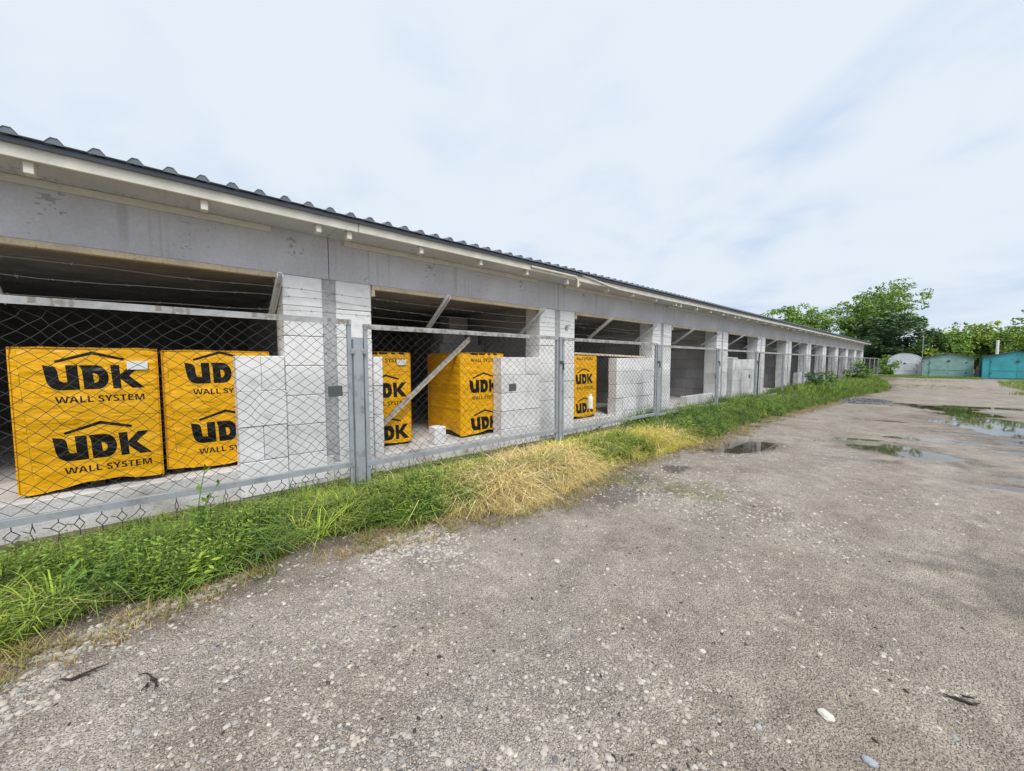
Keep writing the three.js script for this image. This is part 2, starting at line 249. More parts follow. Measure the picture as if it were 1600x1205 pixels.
/* ---------- garage building ---------- */
const PITCH = 4.32, A0 = 1.03, PW = 1.05, D = 5.2, NB = 12;
const pilA = k => A0 + PITCH * (k - 1);                 // pillar k stands at the far side of bay k
const floorY = k => [.38, .38, .28, .29, .24, .24, .22, .22, .22, .22, .22, .22, .22][k];
const TOP = 2.62;
const B = thing('garage_row', 'long single-storey row of open garages in white aerated concrete blocks', 'building', P(23, D, 0));
{
  // a few block shapes shared by all
  const blockGeo = {}; const blk = (w, h, d, v = 0) => { const k = [w, h, d, v].map(x => x.toFixed(3)).join(); return blockGeo[k] ??= (() => { const q = rng(v * 7 + 1), g = new MB().box(d - q() * .004, h - q() * .0035, w - q() * .0035, .003 + q() * .006).geo(); const u = g.attributes.uv; for (let i = 0; i < u.count; i++) u.setXY(i, u.getX(i) + v * .37, u.getY(i) + v * .61); return g; })(); };
  const lay = (parent, name, a, n, y, w, h, d, mats) => { const v = Math.floor(R() * 4); return partAt(parent, name, blk(w, h, d, v), mats[Math.floor(R() * 3)], P(a + w / 2, n + d / 2 + rr(-.006, .007), y + h / 2)); };
  for (let k = 0; k <= NB; k++) {
    const a = pilA(k), fy = floorY(Math.max(1, k));
    const pil = part(B, 'pillar', bxa(a + .435, a + PW - .455, D + .018, D + .4, .1, TOP + .06), M.roughConc);
    const core = part(pil, 'mortar_joint', bxa(a + .006, a + PW - .006, D + .025, D + .393, .02, TOP), M.mortar);
    const b0 = .1, rows = 7, hh = (TOP - b0) / rows;
    if (k <= 7) for (let i = 0; i < rows; i++) for (const [o, w] of [[0, .435], [PW - .455, .455]]) lay(pil, 'block', a + o, D + .003, b0 + i * hh + .002, w, hh - .004, .392, M.aac);
    else { const mb = new MB(); for (let i = 0; i < rows; i++) for (const [o, w] of [[0, .435], [PW - .455, .455]]) mb.bxa(a + o, a + o + w, D + .003, D + .395, b0 + .002 + i * hh, b0 - .002 + (i + 1) * hh); part(pil, 'blocks', mb.geo(), M.aac[0], 'stuff'); }
    // partition wall behind the pillar
    const ac = a + .42, wall = part(B, 'partition_wall', bxa(ac, ac + .2, D + .4, 11.2, .05, 3.1), k >= 3 && k <= 6 ? M.joint : M.innerShade[0]);
    if (k >= 3 && k <= 6) for (let i = 0; i < 7; i++) for (let j = 0; j < 7; j++) { const n0 = D + .41 + j * .8 - (i % 2) * .4, n1 = Math.min(11.19, n0 + .795), s0 = Math.max(D + .41, n0); lay2(wall, ac, s0, n1, fy + i * .355, .35); }
  }
  function lay2(parent, ac, n0, n1, y, h) { const v = Math.floor(R() * 3), g = blk(.012, h - .005, n1 - n0, v); partAt(parent, 'block', g, M.innerShade[v], P(ac - .002 - rr(0, .002), (n0 + n1) / 2, y + h / 2)); }
  for (let k = 1; k <= NB; k++) {
    const a0 = pilA(k - 1) + PW, a1 = pilA(k), fy = floorY(k), s0 = pilA(k - 1) + PW / 2, s1 = pilA(k) + PW / 2;
    part(B, 'floor_slab', bxa(s0, s1 - .006, D + .012, 11.2, -.1, fy, .008), M.slab);
    part(B, 'lintel_beam', bxa(s0 + (k === 1 ? -.6 : 0), s1 - .008 + (k === NB ? .53 : 0), D, D + .35, TOP, 3.15, .006), M.beam);
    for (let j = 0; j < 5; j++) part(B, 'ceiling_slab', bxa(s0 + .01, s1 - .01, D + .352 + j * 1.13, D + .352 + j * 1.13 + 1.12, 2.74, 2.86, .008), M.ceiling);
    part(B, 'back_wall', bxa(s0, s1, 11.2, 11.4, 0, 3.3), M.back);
    const lb = part(B, 'lintel_board', bxa(a0 + .012, a1 - .012, D - .018, D + .06, TOP - .058, TOP - .002, .004), k < 8 ? M.wood : M.cream);
    if (k < 5) for (const s of [a0 + .004, a1 - .05]) part(lb, 'end_cleat', bxa(s, s + .045, D - .02, D + .05, TOP - .15, TOP - .06, .003), M.wood);
    // door arms: open channels hung from the head, sloping down into the bay
    for (const f of [.346, .985]) {
      const a = a0 + f * (a1 - a0), p = P(a, D - .16, TOP - .05), q = P(a + .0, D + .50, TOP - .05 - .44), mb = new MB();
      const off = new THREE.Vector3(0, 0, .026); mb.bar(p.clone().add(off), q.clone().add(off), .006, .05); mb.bar(p.clone().sub(off), q.clone().sub(off), .006, .05); const up = new THREE.Vector3(0, .024, 0); mb.bar(p.clone().add(up), q.clone().add(up), .05, .006);
      const arm = part(B, 'door_arm', mb.geo(), M.arm);
      part(arm, 'pivot', new MB().bar(P(a - .02, D - .02, TOP - .12), P(a - .02, D + .02, TOP - .02), .05, .012).geo(), M.darkSteel);
    }
  }
  // infill stubs of loose-laid blocks closing part of a bay
  const stub = (k, a0, a1, top, wRow) => {
    const fy = floorY(k), b0 = .05, rows = Math.max(1, Math.round((top - b0) / .36)), hh = (top - b0) / rows, s = part(B, 'infill_wall', bxa(a0 + .01, a1 - .01, D - .005, D + .2, b0 - .05, top - .02), M.mortar);
    for (let i = 0; i < rows; i++) { let a = a0, first = true; while (a < a1 - .02) { let w = Math.min(first && i % 2 ? wRow / 2 : wRow, a1 - a); if (a1 - a - w < .08) w = a1 - a; lay(s, 'block', a + .002, D - .03 + rr(0, .012), b0 + i * hh + .002, w - .004, hh - .005, .24, M.aac); a += w; first = false; } }
  };
  stub(1, .545, 1.025, 1.66, .48); stub(2, 2.085, 2.215, 1.66, .2); stub(2, 4.36, 5.345, 1.67, .6); stub(3, 7.95, 9.66, 1.67, .6); stub(4, 11.8, 13.98, .5, .6); stub(5, 15.5, 18.3, 1.66, .6); stub(7, 25.2, 26.94, .95, .6);
  // rafters, batten, fascia, drip edge, roof sheets
  let ai = -3.3; const RA = []; for (let k = 0; k < NB; k++) { const s = pilA(k) + .25; for (const o of [0, .34, 1.3, 2.3, 3.3]) RA.push(s + o + rr(-.04, .04)); }
  for (const a of RA) part(B, 'rafter_tail', bxa(a, a + .055, 4.735, 4.83, 3.04 + rr(-.012, .01), 3.128, .004), M.cream);
  for (let k = 0; k < NB; k++) part(B, 'soffit_board', bxa(pilA(k) + .5, pilA(k) + PITCH + .495 + (k === NB - 1 ? .5 : 0), 4.726, D - .001, 3.13, 3.146, .002), M.soffit);
  for (let k = 0; k < NB; k++) part(B, 'wall_batten', bxa(pilA(k) + .7, pilA(k) + PITCH - .1, D - .045, D - .002, 3.066, 3.128, .004), M.cream);
  const FB = [-3.2, 1.75, 5.88, 10.4, 14.9, 19.3, 23.8, 28.2, 32.7, 37.1, 41.6, 46, 49.7];
  for (let i = 0; i + 1 < FB.length; i++) { const dy = i === 1 ? .004 : rr(-.006, .006); part(B, 'fascia_board', new MB().bar(P(FB[i] + .003, 4.712 + rr(-.004, .004), 3.168 + dy), P(FB[i + 1] - .003, 4.712, 3.168 + (i === 2 ? -.004 : dy)), .024, .1, .004).geo(), M.cream); }
  { const pts = []; for (let i = 0; i <= 8; i++) { const t = i / 8 * Math.PI / 2; pts.push(P(5.74 + .1 * Math.sin(t), 4.68, 3.075 + .1 * Math.cos(t))); } pts.unshift(P(4.6, 4.682, 3.178)); pts.push(P(5.842, 4.68, 2.99)); part(B, 'conduit_pipe', new MB().path(pts, .019, 8).geo(), M.cream); const q = []; for (let i = 0; i <= 10; i++) { const t = i / 10; q.push(P(5.96 + t * 1.2, 4.682, 3.225 - .1 * sm(t))); } part(B, 'conduit_pipe', new MB().path(q, .017, 8).geo(), M.cream); }
  part(B, 'drip_edge', new MB().bxa(-3.3, 49.85, 4.668, 4.695, 3.215, 3.256, .004).bxa(-3.3, 49.85, 4.69, 4.9, 3.248, 3.256).geo(), M.roof);
  const prof = [[0, 0], [.055, 0], [.068, .018], [.088, .042], [.126, .042], [.146, .018], [.16, 0], [.2233, 0]], slope = Math.tan(7 * Math.PI / 180);
  const sheetGeo = (() => { const mb = new MB(), n0 = 4.63, n1 = 12.2, th = .004; const pt = (a, y, n) => P(a, n, y + (n - n0) * slope); for (let r = 0; r < 5; r++) for (let i = 0; i + 1 < prof.length; i++) { const [x0, y0] = prof[i], [x1, y1] = prof[i + 1], o = r * .2233; if (y0 + y1 > 0) mb.quad(pt(o + x0, -.004, n0 + .004), pt(o + x1, -.004, n0 + .004), pt(o + x1, y1, n0 + .004), pt(o + x0, y0, n0 + .004)); for (const s of [0, 1]) mb.quad(pt(o + x0, y0 + s * th, n0), pt(o + x1, y1 + s * th, n0), pt(o + x1, y1 + s * th, n1), pt(o + x0, y0 + s * th, n1)); mb.quad(pt(o + x0, y0, n0), pt(o + x1, y1, n0), pt(o + x1, y1 + th, n0), pt(o + x0, y0 + th, n0)); } return mb.geo(); })();
  for (let i = 0; i < 47; i++) partAt(B, 'roof_sheet', sheetGeo, M.roof, new THREE.Vector3(rr(-.004, .004), 3.26 + rr(0, .004), 3.15 - i * 1.1165));
  // gable ends
  part(B, 'end_wall', bxa(pilA(0) + .01, pilA(0) + .2, D + .4, 11.2, 0, 3.4), M.beam);
  part(B, 'end_wall', bxa(pilA(12) + PW - .2, pilA(12) + PW - .01, D + .4, 11.2, 0, 3.4), M.beam);
  part(B, 'ring_plate', new THREE.CylinderGeometry(.05, .05, .012, 14).rotateZ(Math.PI / 2).translate(-(D - .008), 2.28, -(pilA(2) + .78)), M.steel);
}

/* ---------- wrapped pallets ---------- */
const printTex = (() => {
  const W = 1024, Hc = 676, c = document.createElement('canvas'); c.width = W; c.height = Hc; const x = c.getContext('2d');
  x.fillStyle = '#e6aa08'; x.fillRect(0, 0, W, Hc); x.save(); x.scale(1, 1.13); x.fillStyle = '#0d0b0a'; x.strokeStyle = '#0d0b0a';
  const poly = p => { x.beginPath(); p.forEach(([a, b], i) => i ? x.lineTo(a, b) : x.moveTo(a, b)); x.closePath(); x.fill(); };
  const ox = 170, oy = 20;
  // roof mark
  poly([[ox + 90, oy + 92], [ox + 96, oy + 112], [ox + 385, oy + 40], [ox + 640, oy + 92], [ox + 645, oy + 70], [ox + 385, oy + 12]]);
  // U
  x.beginPath(); x.moveTo(ox, oy + 128); x.lineTo(ox + 70, oy + 140); x.quadraticCurveTo(ox + 100, oy + 148, ox + 104, oy + 180); x.lineTo(ox + 108, oy + 240); x.quadraticCurveTo(ox + 110, oy + 272, ox + 140, oy + 272); x.lineTo(ox + 168, oy + 270); x.lineTo(ox + 168, oy + 130); x.lineTo(ox + 258, oy + 130); x.lineTo(ox + 258, oy + 336); x.lineTo(ox + 120, oy + 338); x.quadraticCurveTo(ox + 22, oy + 334, ox + 12, oy + 240); x.closePath(); x.fill();
  // D
  x.beginPath(); x.moveTo(ox + 275, oy + 130); x.lineTo(ox + 400, oy + 130); x.bezierCurveTo(ox + 530, oy + 134, ox + 530, oy + 332, ox + 400, oy + 336); x.lineTo(ox + 290, oy + 336); x.lineTo(ox + 290, oy + 176); x.closePath(); x.fill();
  x.fillStyle = '#e6aa08'; x.beginPath(); x.moveTo(ox + 372, oy + 200); x.bezierCurveTo(ox + 432, oy + 196, ox + 432, oy + 282, ox + 376, oy + 280); x.closePath(); x.fill(); x.fillStyle = '#0d0b0a';
  // K
  poly([[ox + 520, oy + 130], [ox + 596, oy + 130], [ox + 596, oy + 214], [ox + 690, oy + 130], [ox + 790, oy + 130], [ox + 672, oy + 226], [ox + 800, oy + 336], [ox + 690, oy + 336], [ox + 596, oy + 254], [ox + 596, oy + 336], [ox + 526, oy + 336]]);
  x.save(); x.translate(ox + 60, oy + 444); x.scale(1.36, 1); x.font = 'bold 74px sans-serif'; x.textBaseline = 'alphabetic'; const tw = x.measureText('WALL SYSTEM').width; x.scale(735 / (tw * 1.36), 1); x.fillText('WALL SYSTEM', 0, 0); x.restore();
  x.restore();
  // scuffs in the print
  const r = rng(77); x.fillStyle = '#e0a01a'; for (let i = 0; i < 60; i++) { x.globalAlpha = .5; x.fillRect(r() * W, r() * Hc, 2 + r() * 9, 1 + r() * 3); } x.globalAlpha = 1;
  const t = new THREE.CanvasTexture(c); t.colorSpace = THREE.SRGBColorSpace; t.wrapS = THREE.ClampToEdgeWrapping; t.wrapT = THREE.RepeatWrapping; t.repeat.set(1 / .83, 1 / .66); return t;
})();
const filmBump = dataTex(512, (u, v) => { const w = fbm(u * 4, v * 4, 3, 401, 4); return .5 + (fbm(u * 6 + w * 2, v * 14, 4, 405, 0) - .5) * .9 + (vnoise(u * 30, v * 8, 407, 0) - .5) * .2; }, false, .9, .9);
const filmMat = new THREE.MeshPhysicalMaterial({ map: printTex, bumpMap: filmBump, bumpScale: .03, roughness: .38, specularIntensity: .6, clearcoat: .08, clearcoatRoughness: .4 });
function pallet(label, a0, n0, w, dpt, y0, y1, phase, seed, logoShift, sticker) {
  const g = thing('wrapped_pallet', label, 'pallet', P(a0 + w / 2, n0 + dpt / 2, y0), 'pallets wrapped in printed yellow film');
  const base = .1, seg = 18, pos = [], uv = [], idx = [], r = rng(seed), h = y1 - y0;
  // four sides of film with a ragged lower hem, and a top sheet
  const per = [[0, 0], [w, 0], [w, dpt], [0, dpt]];
  for (let s = 0; s < 4; s++) {
    const [x0, z0] = per[s], [x1, z1] = per[(s + 1) % 4], nx = (z1 - z0), nz = -(x1 - x0), L = Math.hypot(nx, nz), st = pos.length / 3;
    for (let j = 0; j <= seg; j++) for (let i = 0; i <= seg; i++) {
      const t = i / seg, v = j / seg, px = lerp(x0, x1, t), pz = lerp(z0, z1, t), hemY = .008 + .05 * fbm(t * 5 + s * 7 + seed, seed, 3, 411) + .05 * Math.pow(Math.abs(Math.sin(t * 3.1 + seed)), 3);
      const edge = Math.min(t, 1 - t), bul = ((fbm(px * 5 + pz * 3 + seed, v * 6, 3, 413) - .5) * .022) * step(0, .12, edge) + (v < .12 ? (vnoise(t * 14, seed, 417) - .5) * .05 * (1 - v / .12) * step(0, .1, edge) : 0), rd = .012 * (1 - step(0, .06, edge)) + (v > .97 ? .01 : 0);
      pos.push(-(n0 + pz) - nz / L * (bul - rd), y0 + lerp(hemY, h, v), -(a0 + px) - nx / L * (bul - rd));
      const U = s === 0 ? t * w : s === 2 ? t * w : .04 + t * .05; uv.push(U + (s % 2 ? 0 : logoShift - (1 - v) * .05), (y0 + lerp(hemY, h, v) - y1) + phase);
      if (i && j) { const A = st + (j - 1) * (seg + 1) + i - 1, Bq = A + 1, C = A + seg + 1, Dq = C + 1; idx.push(A, C, Bq, Bq, C, Dq); }
    }
  }
  const st = pos.length / 3; for (let j = 0; j <= 6; j++) for (let i = 0; i <= 6; i++) { const e = Math.min(i, 6 - i, j, 6 - j); pos.push(-(n0 + dpt * j / 6), y1 + (e ? .004 + r() * .012 : -.004), -(a0 + w * i / 6)); uv.push(.1 * i / 6, .52); if (i && j) { const A = st + (j - 1) * 7 + i - 1; idx.push(A, A + 1, A + 7, A + 1, A + 8, A + 7); } }
  const geo = new THREE.BufferGeometry(); geo.setAttribute('position', new THREE.Float32BufferAttribute(pos, 3)); geo.setAttribute('uv', new THREE.Float32BufferAttribute(uv, 2)); geo.setIndex(idx); geo.computeVertexNormals();
  const f = part(g, 'wrap_film', geo, filmMat);
  const mb = new MB(); part(g, 'wooden_pallet', mb.bxa(a0 + .03, a0 + w - .03, n0 + .035, n0 + dpt - .03, y0 + .075, y0 + .12).bxa(a0 + .04, a0 + .14, n0 + .045, n0 + dpt - .04, y0, y0 + .08).bxa(a0 + w / 2 - .05, a0 + w / 2 + .05, n0 + .045, n0 + dpt - .04, y0, y0 + .08).bxa(a0 + w - .14, a0 + w - .04, n0 + .045, n0 + dpt - .04, y0, y0 + .08).geo(), M.pallet);
  if (sticker) part(f, 'paper_label', bxa(a0 + sticker[0], a0 + sticker[0] + .15, n0 - .022, n0 - .019, y1 - sticker[1] - .085, y1 - sticker[1]), M.sticker);
}
pallet('yellow film-wrapped pallet at the nearest bay\'s open edge, both logos uncovered', -1.04, 5.35, .955, 1.0, .38, 1.72, .655, 3, -.05, [.73, .12]);
pallet('yellow film-wrapped pallet half hidden behind the white block infill of the nearest bay', -.06, 5.42, .97, 1.0, .38, 1.71, .625, 5, -.04, null);
pallet('yellow film-wrapped pallet behind the leaning rail in the second bay', 1.93, 5.64, .94, 1.0, .28, 1.73, .30, 7, -.06, [.70, .11]);
pallet('yellow film-wrapped pallet with its side showing, right of the leaning rail', 3.66, 5.42, .97, 1.1, .28, 1.735, .30, 9, -.03, null);
pallet('yellow film-wrapped pallet in the third bay beneath a pale board', 6.52, 5.42, .98, 1.0, .29, 1.73, .26, 11, -.03, null);
pallet('narrow glimpse of yellow film-wrapped pallet in the fourth bay', 10.3, 5.75, .9, 1.0, .24, 1.6, .3, 13, .05, null);
// loose blocks
{
  const g = thing('block_stack', 'grey blocks piled up at the back of the second bay', 'blocks', P(4.9, 7.6, .28)); const gm = M.innerShade;
  const put = (a, n, y, w, h, d, m) => partAt(g, 'block', new MB().box(d, h, w, .006).geo(), m, P(a, n, y));
  for (let i = 0; i < 5; i++) for (let j = 0; j < 2; j++) put(4.75 + j * .62 + rr(-.02, .02), 7.6 + rr(-.03, .03), .28 + .17 + i * .34, .6, .335, .4, gm[(i + j) % 3]);
  put(4.86, 7.62, 2.15, .6, .335, .4, gm[0]); put(5.36, 7.6, 2.1, .3, .24, .4, gm[1]); put(4.98, 7.62, 2.45, .5, .26, .4, gm[2]);
  solo('concrete_block', new MB().box(.2, .28, .21, .014).geo(), M.aac[0], 'small white block standing on the floor edge before the second bay', 'block', null, P(3.16, 5.34, .28 + .14));
  const q = P(3.9, 5.5, 1.955);
  const rail = thing('leaning_rail', 'long pale rail leaning diagonally across the second bay', 'rail', P(2.1, 5.46, .3)); part(rail, 'rail', new MB().bar(P(2.12, 5.575, .44), q, .05, .05, .004).geo(), M.wood); part(rail, 'channel_edge', new MB().bar(P(2.12, 5.55, .484), q.clone().add(new THREE.Vector3(.02, .044, 0)), .012, .05).geo(), M.rail);
  solo('wooden_board', new MB().bar(P(6.35, 5.5, 1.775), P(9.6, 5.42, 1.70), .1, .045, .004).geo(), M.woodPale, 'pale board laid across the third bay above the yellow pallet', 'board');
  solo('wooden_board', new MB().bar(P(14.7, 5.5, 1.74), P(16.6, 5.42, 1.70), .1, .05, .004).geo(), M.cream, 'short pale board resting on the infill wall of the fifth bay', 'board');
}

/* ---------- fence ---------- */
const FN = 4.6, POST = [-2.0, 1.66, 5.25, 8.78, 12.5, 16.1, 19.7, 23.3, 26.9, 30.5, 34.1, 37.7, 41.3, 44.9, 48.5, 52, 55.2];
const railTop = [2.06, 2.012, 2.0, 1.965, 1.94, 1.92, 1.9, 1.9, 1.89, 1.88, 1.88, 1.87, 1.87, 1.86, 1.86, 1.86], railBot = [.40, .365, .325, .3, .26, .25, .24, .24, .24, .24, .24, .24, .24, .24, .24, .24];
const PEXTRA = ['before two yellow pallets', 'before the leaning rail', 'carrying the white bottle', 'before the fourth bay', 'before the white infill of the fifth bay'];
for (let i = 0; i < POST.length - 1; i++) {
  const half = i === 0 ? .03 : .06, a0 = POST[i] + (i === 1 ? .075 : half), a1 = POST[i + 1] - (i === 0 ? .07 : half), yt = railTop[i], yb = railBot[i], far = i > 6;
  const g = thing('chain_link_fence', `${ORD[i]} chain-link fence panel from the near end${PEXTRA[i] ? ', ' + PEXTRA[i] : ''}`, 'fence', P((a0 + a1) / 2, FN, 0), 'chain-link panels along the garages');
  const dt = rr(-.008, .008);
  part(g, 'top_rail', new MB().bar(P(a0, FN, yt), P(a1, FN, yt + dt), .045, .045, .003).bar(P(a0, FN - .026, yt - .008), P(a1, FN - .026, yt - .008 + dt), .004, .06).geo(), M.rail);
  part(g, 'bottom_rail', new MB().bar(P(a0, FN, yb), P(a1, FN, yb + dt), .045, .04, .003).bar(P(a0, FN - .024, yb - .01), P(a1, FN - .024, yb - .01 + dt), .004, .056).geo(), M.steel);
  for (const s of [a0 + .0225, a1 - .0225]) part(g, 'stile', bxa(s - .0225, s + .0225, FN - .02, FN + .02, Math.max(.06, yb - .28), yt - .0235, .003), M.steel);
  if (i === 4) part(g, 'stile', new MB().bar(P(16.62, FN + .05, 1.9), P(16.42, FN + .02, .15), .05, .04, .003).geo(), M.darkSteel);
  const mb = new MB(), cw = .125, ch = .105, nc = Math.floor((a1 - a0 - .05) / cw), nr = Math.round((yt - yb - .05) / (ch / 2)), seed = i * 50, rad = .0024;
  const node = (c, r) => P(a0 + .025 + c * (a1 - a0 - .05) / (nc * 2) + (vnoise(c * .23, r * .23, 501 + seed) - .5) * .085 * (r > 1 && r < nr - 1 ? 1 : .2) + (hash2(c, r, 503 + seed) - .5) * .012, FN + .012 + (vnoise(c * .2, r * .2, 507 + seed) - .5) * .05 + (r % 2 ? .003 : -.003), yb + .025 + r * (yt - yb - .05) / nr + (hash2(c, r, 509 + seed) - .5) * .01);
  for (let r = 0; r < nr; r++) for (let c = r % 2; c <= nc * 2; c += 2) for (const s of [-1, 1]) { if (c + s < 0 || c + s > nc * 2) continue; mb.rod(node(c, r), node(c + s, r + 1), rad, 3); }
  part(g, 'chain_link_mesh', mb.geo(), M.wire, 'stuff');
  if (!far) {
    const lw = new MB(), dx = .118, rad = .0038; for (let a = a0 + .08; a < a1 - .05; a += dx) {
      if (R() < .12) continue; const n = FN + rr(-.01, .012), A = a + rr(-.012, .012), t = yb - .02, d1 = rr(.045, .065), dw = rr(.028, .042) * (R() < .2 ? .4 : 1), dh = rr(.035, .05), bot = Math.max(.02, t - d1 - 2 * dh - rr(.1, .2));
      lw.rod(P(A, n, t), P(A, n, t - d1), rad, 3).rod(P(A, n, t - d1), P(A - dw, n, t - d1 - dh), rad, 3).rod(P(A, n, t - d1), P(A + dw, n, t - d1 - dh), rad, 3);
      if (R() < .85) lw.rod(P(A - dw, n, t - d1 - dh), P(A, n, t - d1 - 2 * dh), rad, 3); if (R() < .85) lw.rod(P(A + dw, n, t - d1 - dh), P(A, n, t - d1 - 2 * dh), rad, 3);
      lw.rod(P(A, n, t - d1 - 2 * dh), P(A + rr(-.01, .01), n, bot), rad, 3); if (R() < .25) lw.rod(P(A - dw, n, t - d1 - dh), P(A - dw - rr(.03, .05), n, t - d1 - dh - rr(-.04, .05)), rad, 3);
    }
    part(g, 'loose_wires', lw.geo(), M.looseWire, 'stuff');
  }
  const pl = [[1.32, 1.255], [4.02, 1.175], null, [12.28, 1.13], [15.3, 1.05]][i]; if (pl) part(g, 'dark_plate', new MB().box(.004, .12, .155, 0, new THREE.Matrix4().makeRotationX(.04).setPosition(P(pl[0] + .08, FN - .012, pl[1]))).geo(), M.plate);
}
for (let i = 1; i < POST.length; i++) {
  const a = POST[i], h = i === 1 ? 1.86 : railTop[Math.min(i, 15)] + .03, big = i === 1;
  const g = thing('fence_post', big ? 'broad flat grey post between two padlocked panel frames, lower than their tops' : `${ORD[i - 1]} slim grey steel fence post from the near end`, 'fence post', P(a, FN, 0), 'steel fence posts');
  part(g, 'shaft', big ? bxa(a - .055, a + .055, FN - .04, FN + .04, -.05, h, .005) : bxa(a - .034, a + .034, FN - .034, FN + .034, -.05, h, .004), M.steel);
  if (big) for (const s of [-.062, .062]) part(g, 'tie_clip', bxa(a + s - .022, a + s + .022, FN - .05, FN + .03, 1.68, 1.74, .004), M.rail);
  else if (i < 6) part(g, 'latch', new MB().bxa(a - .045, a + .05, FN - .052, FN - .036, 1.55, 1.6, .004).bxa(a + .035, a + .06, FN - .06, FN - .038, 1.44, 1.56, .004).geo(), M.darkSteel);
}
// barbed wire strands nailed along the pillar fronts
for (let s = 0; s < 3; s++) {
  const n = D - .07, g = thing('barbed_wire', `${['top', 'middle', 'bottom'][s]} strand of the three barbed wires crossing the bays above the fence`, 'barbed wire', P(10, n, 2.2), 'barbed wire strands');
  const yb = [2.47, 2.36, 2.22][s], mb = new MB(), bb = new MB(), stp = [.25]; let prev = null, k = 0;
  const yAt = a => { const t = (((a - 1.3) / PITCH) % 1 + 1) % 1; return yb - .05 * 4 * t * (1 - t) * (1 + .5 * Math.sin(s * 2 + Math.floor((a - 1.3) / PITCH) * 1.7)) + (fbm(a * 1.3 + s * 9, s, 3, 601) - .5) * .05 - clamp(a, 0, 40) * .006; };
  for (let a = -2.6; a < 30; a += .2, k++) { const p = P(a, n + (vnoise(a, s, 605) - .5) * .02, yAt(a)); if (prev) { mb.rod(prev, p, .0024, 4); if (a < 16) { const q = prev.clone().lerp(p, R()), b = .018; for (let t = 0; t < 3; t++) { const v = new THREE.Vector3(R() - .5, R() - .5, R() - .5).normalize().multiplyScalar(b); bb.rod(q.clone().sub(v), q.clone().add(v), .0016, 3); } } } prev = p; }
  part(g, 'wire', mb.geo(), M.barb); part(g, 'barbs', bb.geo(), M.barb, 'stuff');
}
{ // bottle hung on the mesh of the third panel
  const g = thing('plastic_bottle', 'cream plastic bottle hung on the chain-link before the third bay', 'bottle', P(6.08, FN - .06, .67)); const pr = [[0, 0], [.04, 0], [.047, .01], [.047, .07], [.043, .075], [.047, .08], [.047, .15], [.04, .175], [.022, .19], [.022, .2], [0, .2]].map(([x, y]) => new THREE.Vector2(x, y));
  const b = new THREE.Mesh(new THREE.LatheGeometry(pr, 18), M.plastic); b.name = 'body'; b.castShadow = b.receiveShadow = true; g.add(b); const cp = new THREE.Mesh(new THREE.CylinderGeometry(.025, .025, .022, 14).translate(0, .205, 0), M.sticker); cp.name = 'cap'; g.add(cp); g.scale.set(1.15, 1.35, 1.15);
}

